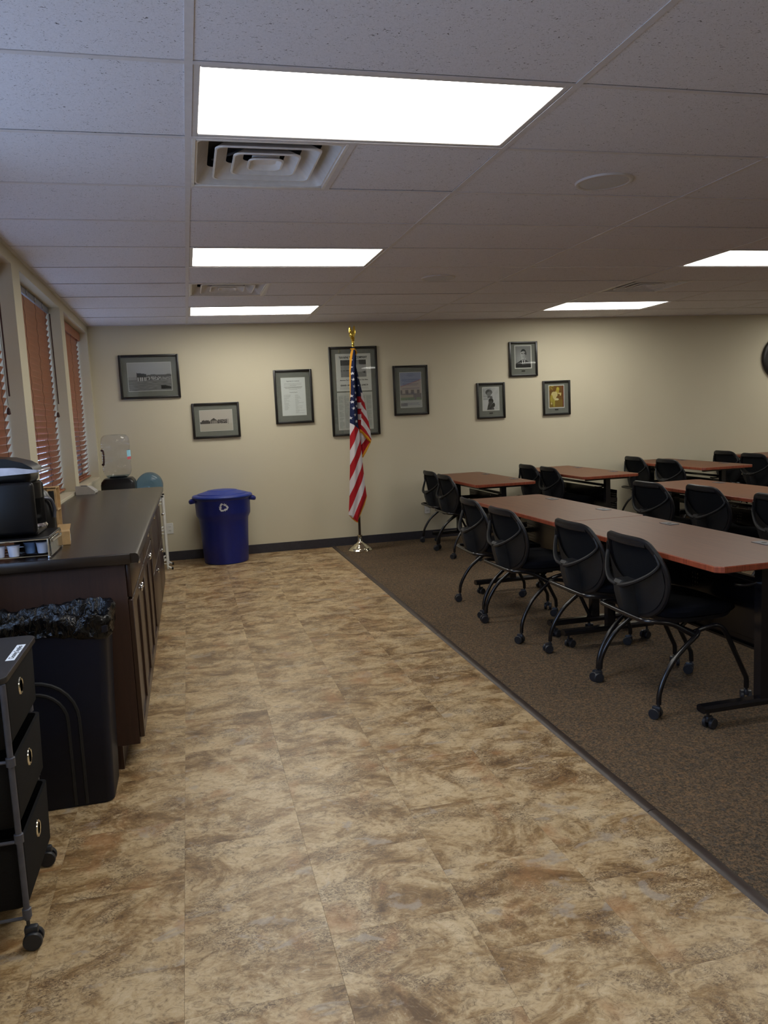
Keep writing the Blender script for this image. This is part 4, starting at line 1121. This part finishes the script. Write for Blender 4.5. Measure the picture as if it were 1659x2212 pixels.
CH = [(1.893, .878, -1, 'nearest black training chair, at the near end of the long front table'),
      (1.885, 1.425, 1, 'black training chair second nearest, tucked beside the nearest one'),
      (1.790, 2.190, 2, 'black training chair third from the viewer, pulled out from the long front table'),
      (1.812, 2.835, -2, 'black training chair fourth from the viewer, at the far end of the long front table'),
      (2.352, 5.03, 0, 'black training chair at the far left desk, the nearer of the pair by the outlet'),
      (2.385, 5.62, 1, 'black training chair leftmost, closest to the far wall and the outlet'),
      (3.53, 5.13, -1, 'black training chair at the middle far desk, nearer of its pair'),
      (3.52, 5.64, 1, 'black training chair at the middle far desk, farther of its pair'),
      (4.93, 5.12, 1, 'black training chair at the right far desk, nearer of its pair'),
      (4.94, 5.80, -2, 'black training chair at the right far desk, with its curved leg against the wall'),
      (3.515, 2.56, -1, 'black training chair nearest of the pair at the second row near desk'),
      (3.385, 3.06, 2, 'black training chair farther of the pair at the second row near desk'),
      (3.50, 1.80, 0, 'black training chair only showing a sliver at the right photo edge'),
      (6.02, 5.12, 0, 'black training chair at the far right desk, large back seen through at the photo edge'),
      (6.15, 5.78, -2, 'black training chair at the far right desk, beside the wall')]
for i, (x, y, rz, lb_) in enumerate(CH):
    o = chair if i == 0 else copy_tree(chair)
    o.location = (x, y, .004); o.rotation_euler = (0, 0, math.radians(rz)); o['label'] = lb_

# ------------------------------------------------------------------ flip top tables
def make_table():
    T = thing('training_table', 'x', 'table', (0, 0, 0), 0, 'cherry flip top training tables')
    hx, hy, c_ = .3048, .7620, .030
    def oct_(o): return [(-hx+c_+o*0, -hy+o), (hx-c_, -hy+o), (hx-o, -hy+c_), (hx-o, hy-c_), (hx-c_, hy-o), (-hx+c_, hy-o), (-hx+o, hy-c_), (-hx+o, -hy+c_)]
    MB().prism(oct_(.0035), .7125, .7405).build('tabletop', M['cherry'], T, smooth=20)
    lo = [[(p[0], p[1], z) for p in oct_(o)] for (o, z) in ((.0036, .7125), (.0, .7155), (.0, .737), (.0036, .7403))]
    vs, fs = loft(lo, False, False); MB().raw(vs, fs).build('edge_band', M['cherryedge'], T, smooth=30)
    for y in (-.38, .38):
        G = MB().box(.20, .262, y-.052, y+.052, .7405, .7435, bev=.002).build('grommet', M['greytube'], T)
        MB().lathe([(.0001, .7437), (.012, .7437), (.013, .7442), (.0001, .7442)], 14, MT(.232, y, 0)).build('grommet_hole', M['slot'], G)
    for y in (-.65, .65):
        g = MB(); g.raw(*loft([[(p[0], p[1], z) for p in ((-.020, y-.022), (.030, y-.022), (.030, y+.022), (-.020, y+.022))] for z in (.10, .70)]))
        L = g.build('leg', M['blackmetal'], T)
        FT = MB(); cross = [(-.030, .082), (-.030, .100), (-.018, .110), (.018, .110), (.030, .100), (.030, .082), (.018, .076), (-.018, .076)]
        vs = [(-.305, y+p[0], p[1]) for p in cross]+[(.285, y+p[0], p[1]) for p in cross]; n = 8
        FT.raw(vs, [tuple(range(n)), tuple(range(n, 2*n))]+[(i, (i+1) % n, (i+1) % n+n, i+n) for i in range(n)])
        FT.build('foot_bar', M['blackmetal'], L, smooth=25)
        for x in (-.27, .255): 
            g = caster_geo(x, y, 20 if x < 0 else 200); bmesh.ops.scale(g.bm, vec=(1, 1, .92), verts=g.bm.verts); g.build('caster', M['caster'], L)
        MB().box(-.23, .24, y-.018, y+.018, .690, .7125, bev=.003).build('top_bracket', M['blackmetal'], T)
        MB().tube([(.02, y-.0, .64), (-.03, y*.97, .62), (-.075, y*.95, .615), (-.11, y*.94, .622)], .007, 8, smooth=3).build('release_lever', M['blackmetal'], T)
    MB().box(-.012, .020, -.63, .63, .620, .642, bev=.004).build('stretcher', M['blackmetal'], T)
    # perforated modesty panel made of bars between the rows of small round holes
    g = MB(); z0, z1 = .27, .565
    g.box(.128, .134, -.62, .62, .545, z1+.01, bev=.001); g.box(.128, .134, -.62, .62, z0, z0+.03, bev=.001)
    holes_y = []
    secs = [(-.61, -.47), (-.03, .03), (.47, .61)]
    pt = .022; nzr = 11
    # solid sheets between perforated sections
    g.box(.128, .134, -.47, -.03, z0+.03, .545); g.box(.128, .134, .03, .47, z0+.03, .545)
    for (a, b) in secs:
        ny_ = int(round((b-a)/pt))
        for j in range(nzr+1):
            z = z0+.03+(.545-z0-.03)*j/nzr; g.box(.128, .134, a, b, z-.0065 if j else z, z+.0065 if j < nzr else z)
        for i in range(ny_+1):
            y = a+(b-a)*i/ny_; g.box(.1285, .1335, y-.0065, y+.0065, z0+.03, .545)
    g.box(.110, .134, -.63, .63, z0-.012, z0, bev=.001)
    g.build('modesty_panel', M['blackmetal'], T, smooth=0)
    for y in (-.62, .62): MB().box(.02, .132, y-.006, y+.006, .46, .50, bev=.001).build('panel_bracket', M['blackmetal'], T)
    return T
tb = make_table()
TBL = [(2.305, 1.092, 'nearest cherry table at the right edge, its chamfered corner facing the viewer'), (2.325, 2.618, 'cherry table joined behind the nearest one in the front column'),
       (2.80, 5.205, 'far left cherry desk beside the wall outlet'), (3.93, 5.255, 'middle cherry desk against the far wall with perforated panel showing'),
       (5.315, 5.335, 'right hand cherry desk against the far wall below the clock side'), (3.95, 2.845, 'cherry desk of the second row near the right photo edge'),
       (3.95, 1.310, 'cherry desk mostly beyond the right photo edge in the second row'), (6.75, 5.30, 'farthest right cherry desk, a strip of its top showing')]
for i, (x, y, lb_) in enumerate(TBL):
    o = tb if i == 0 else copy_tree(tb)
    o.location = (x, y, .004); o['label'] = lb_
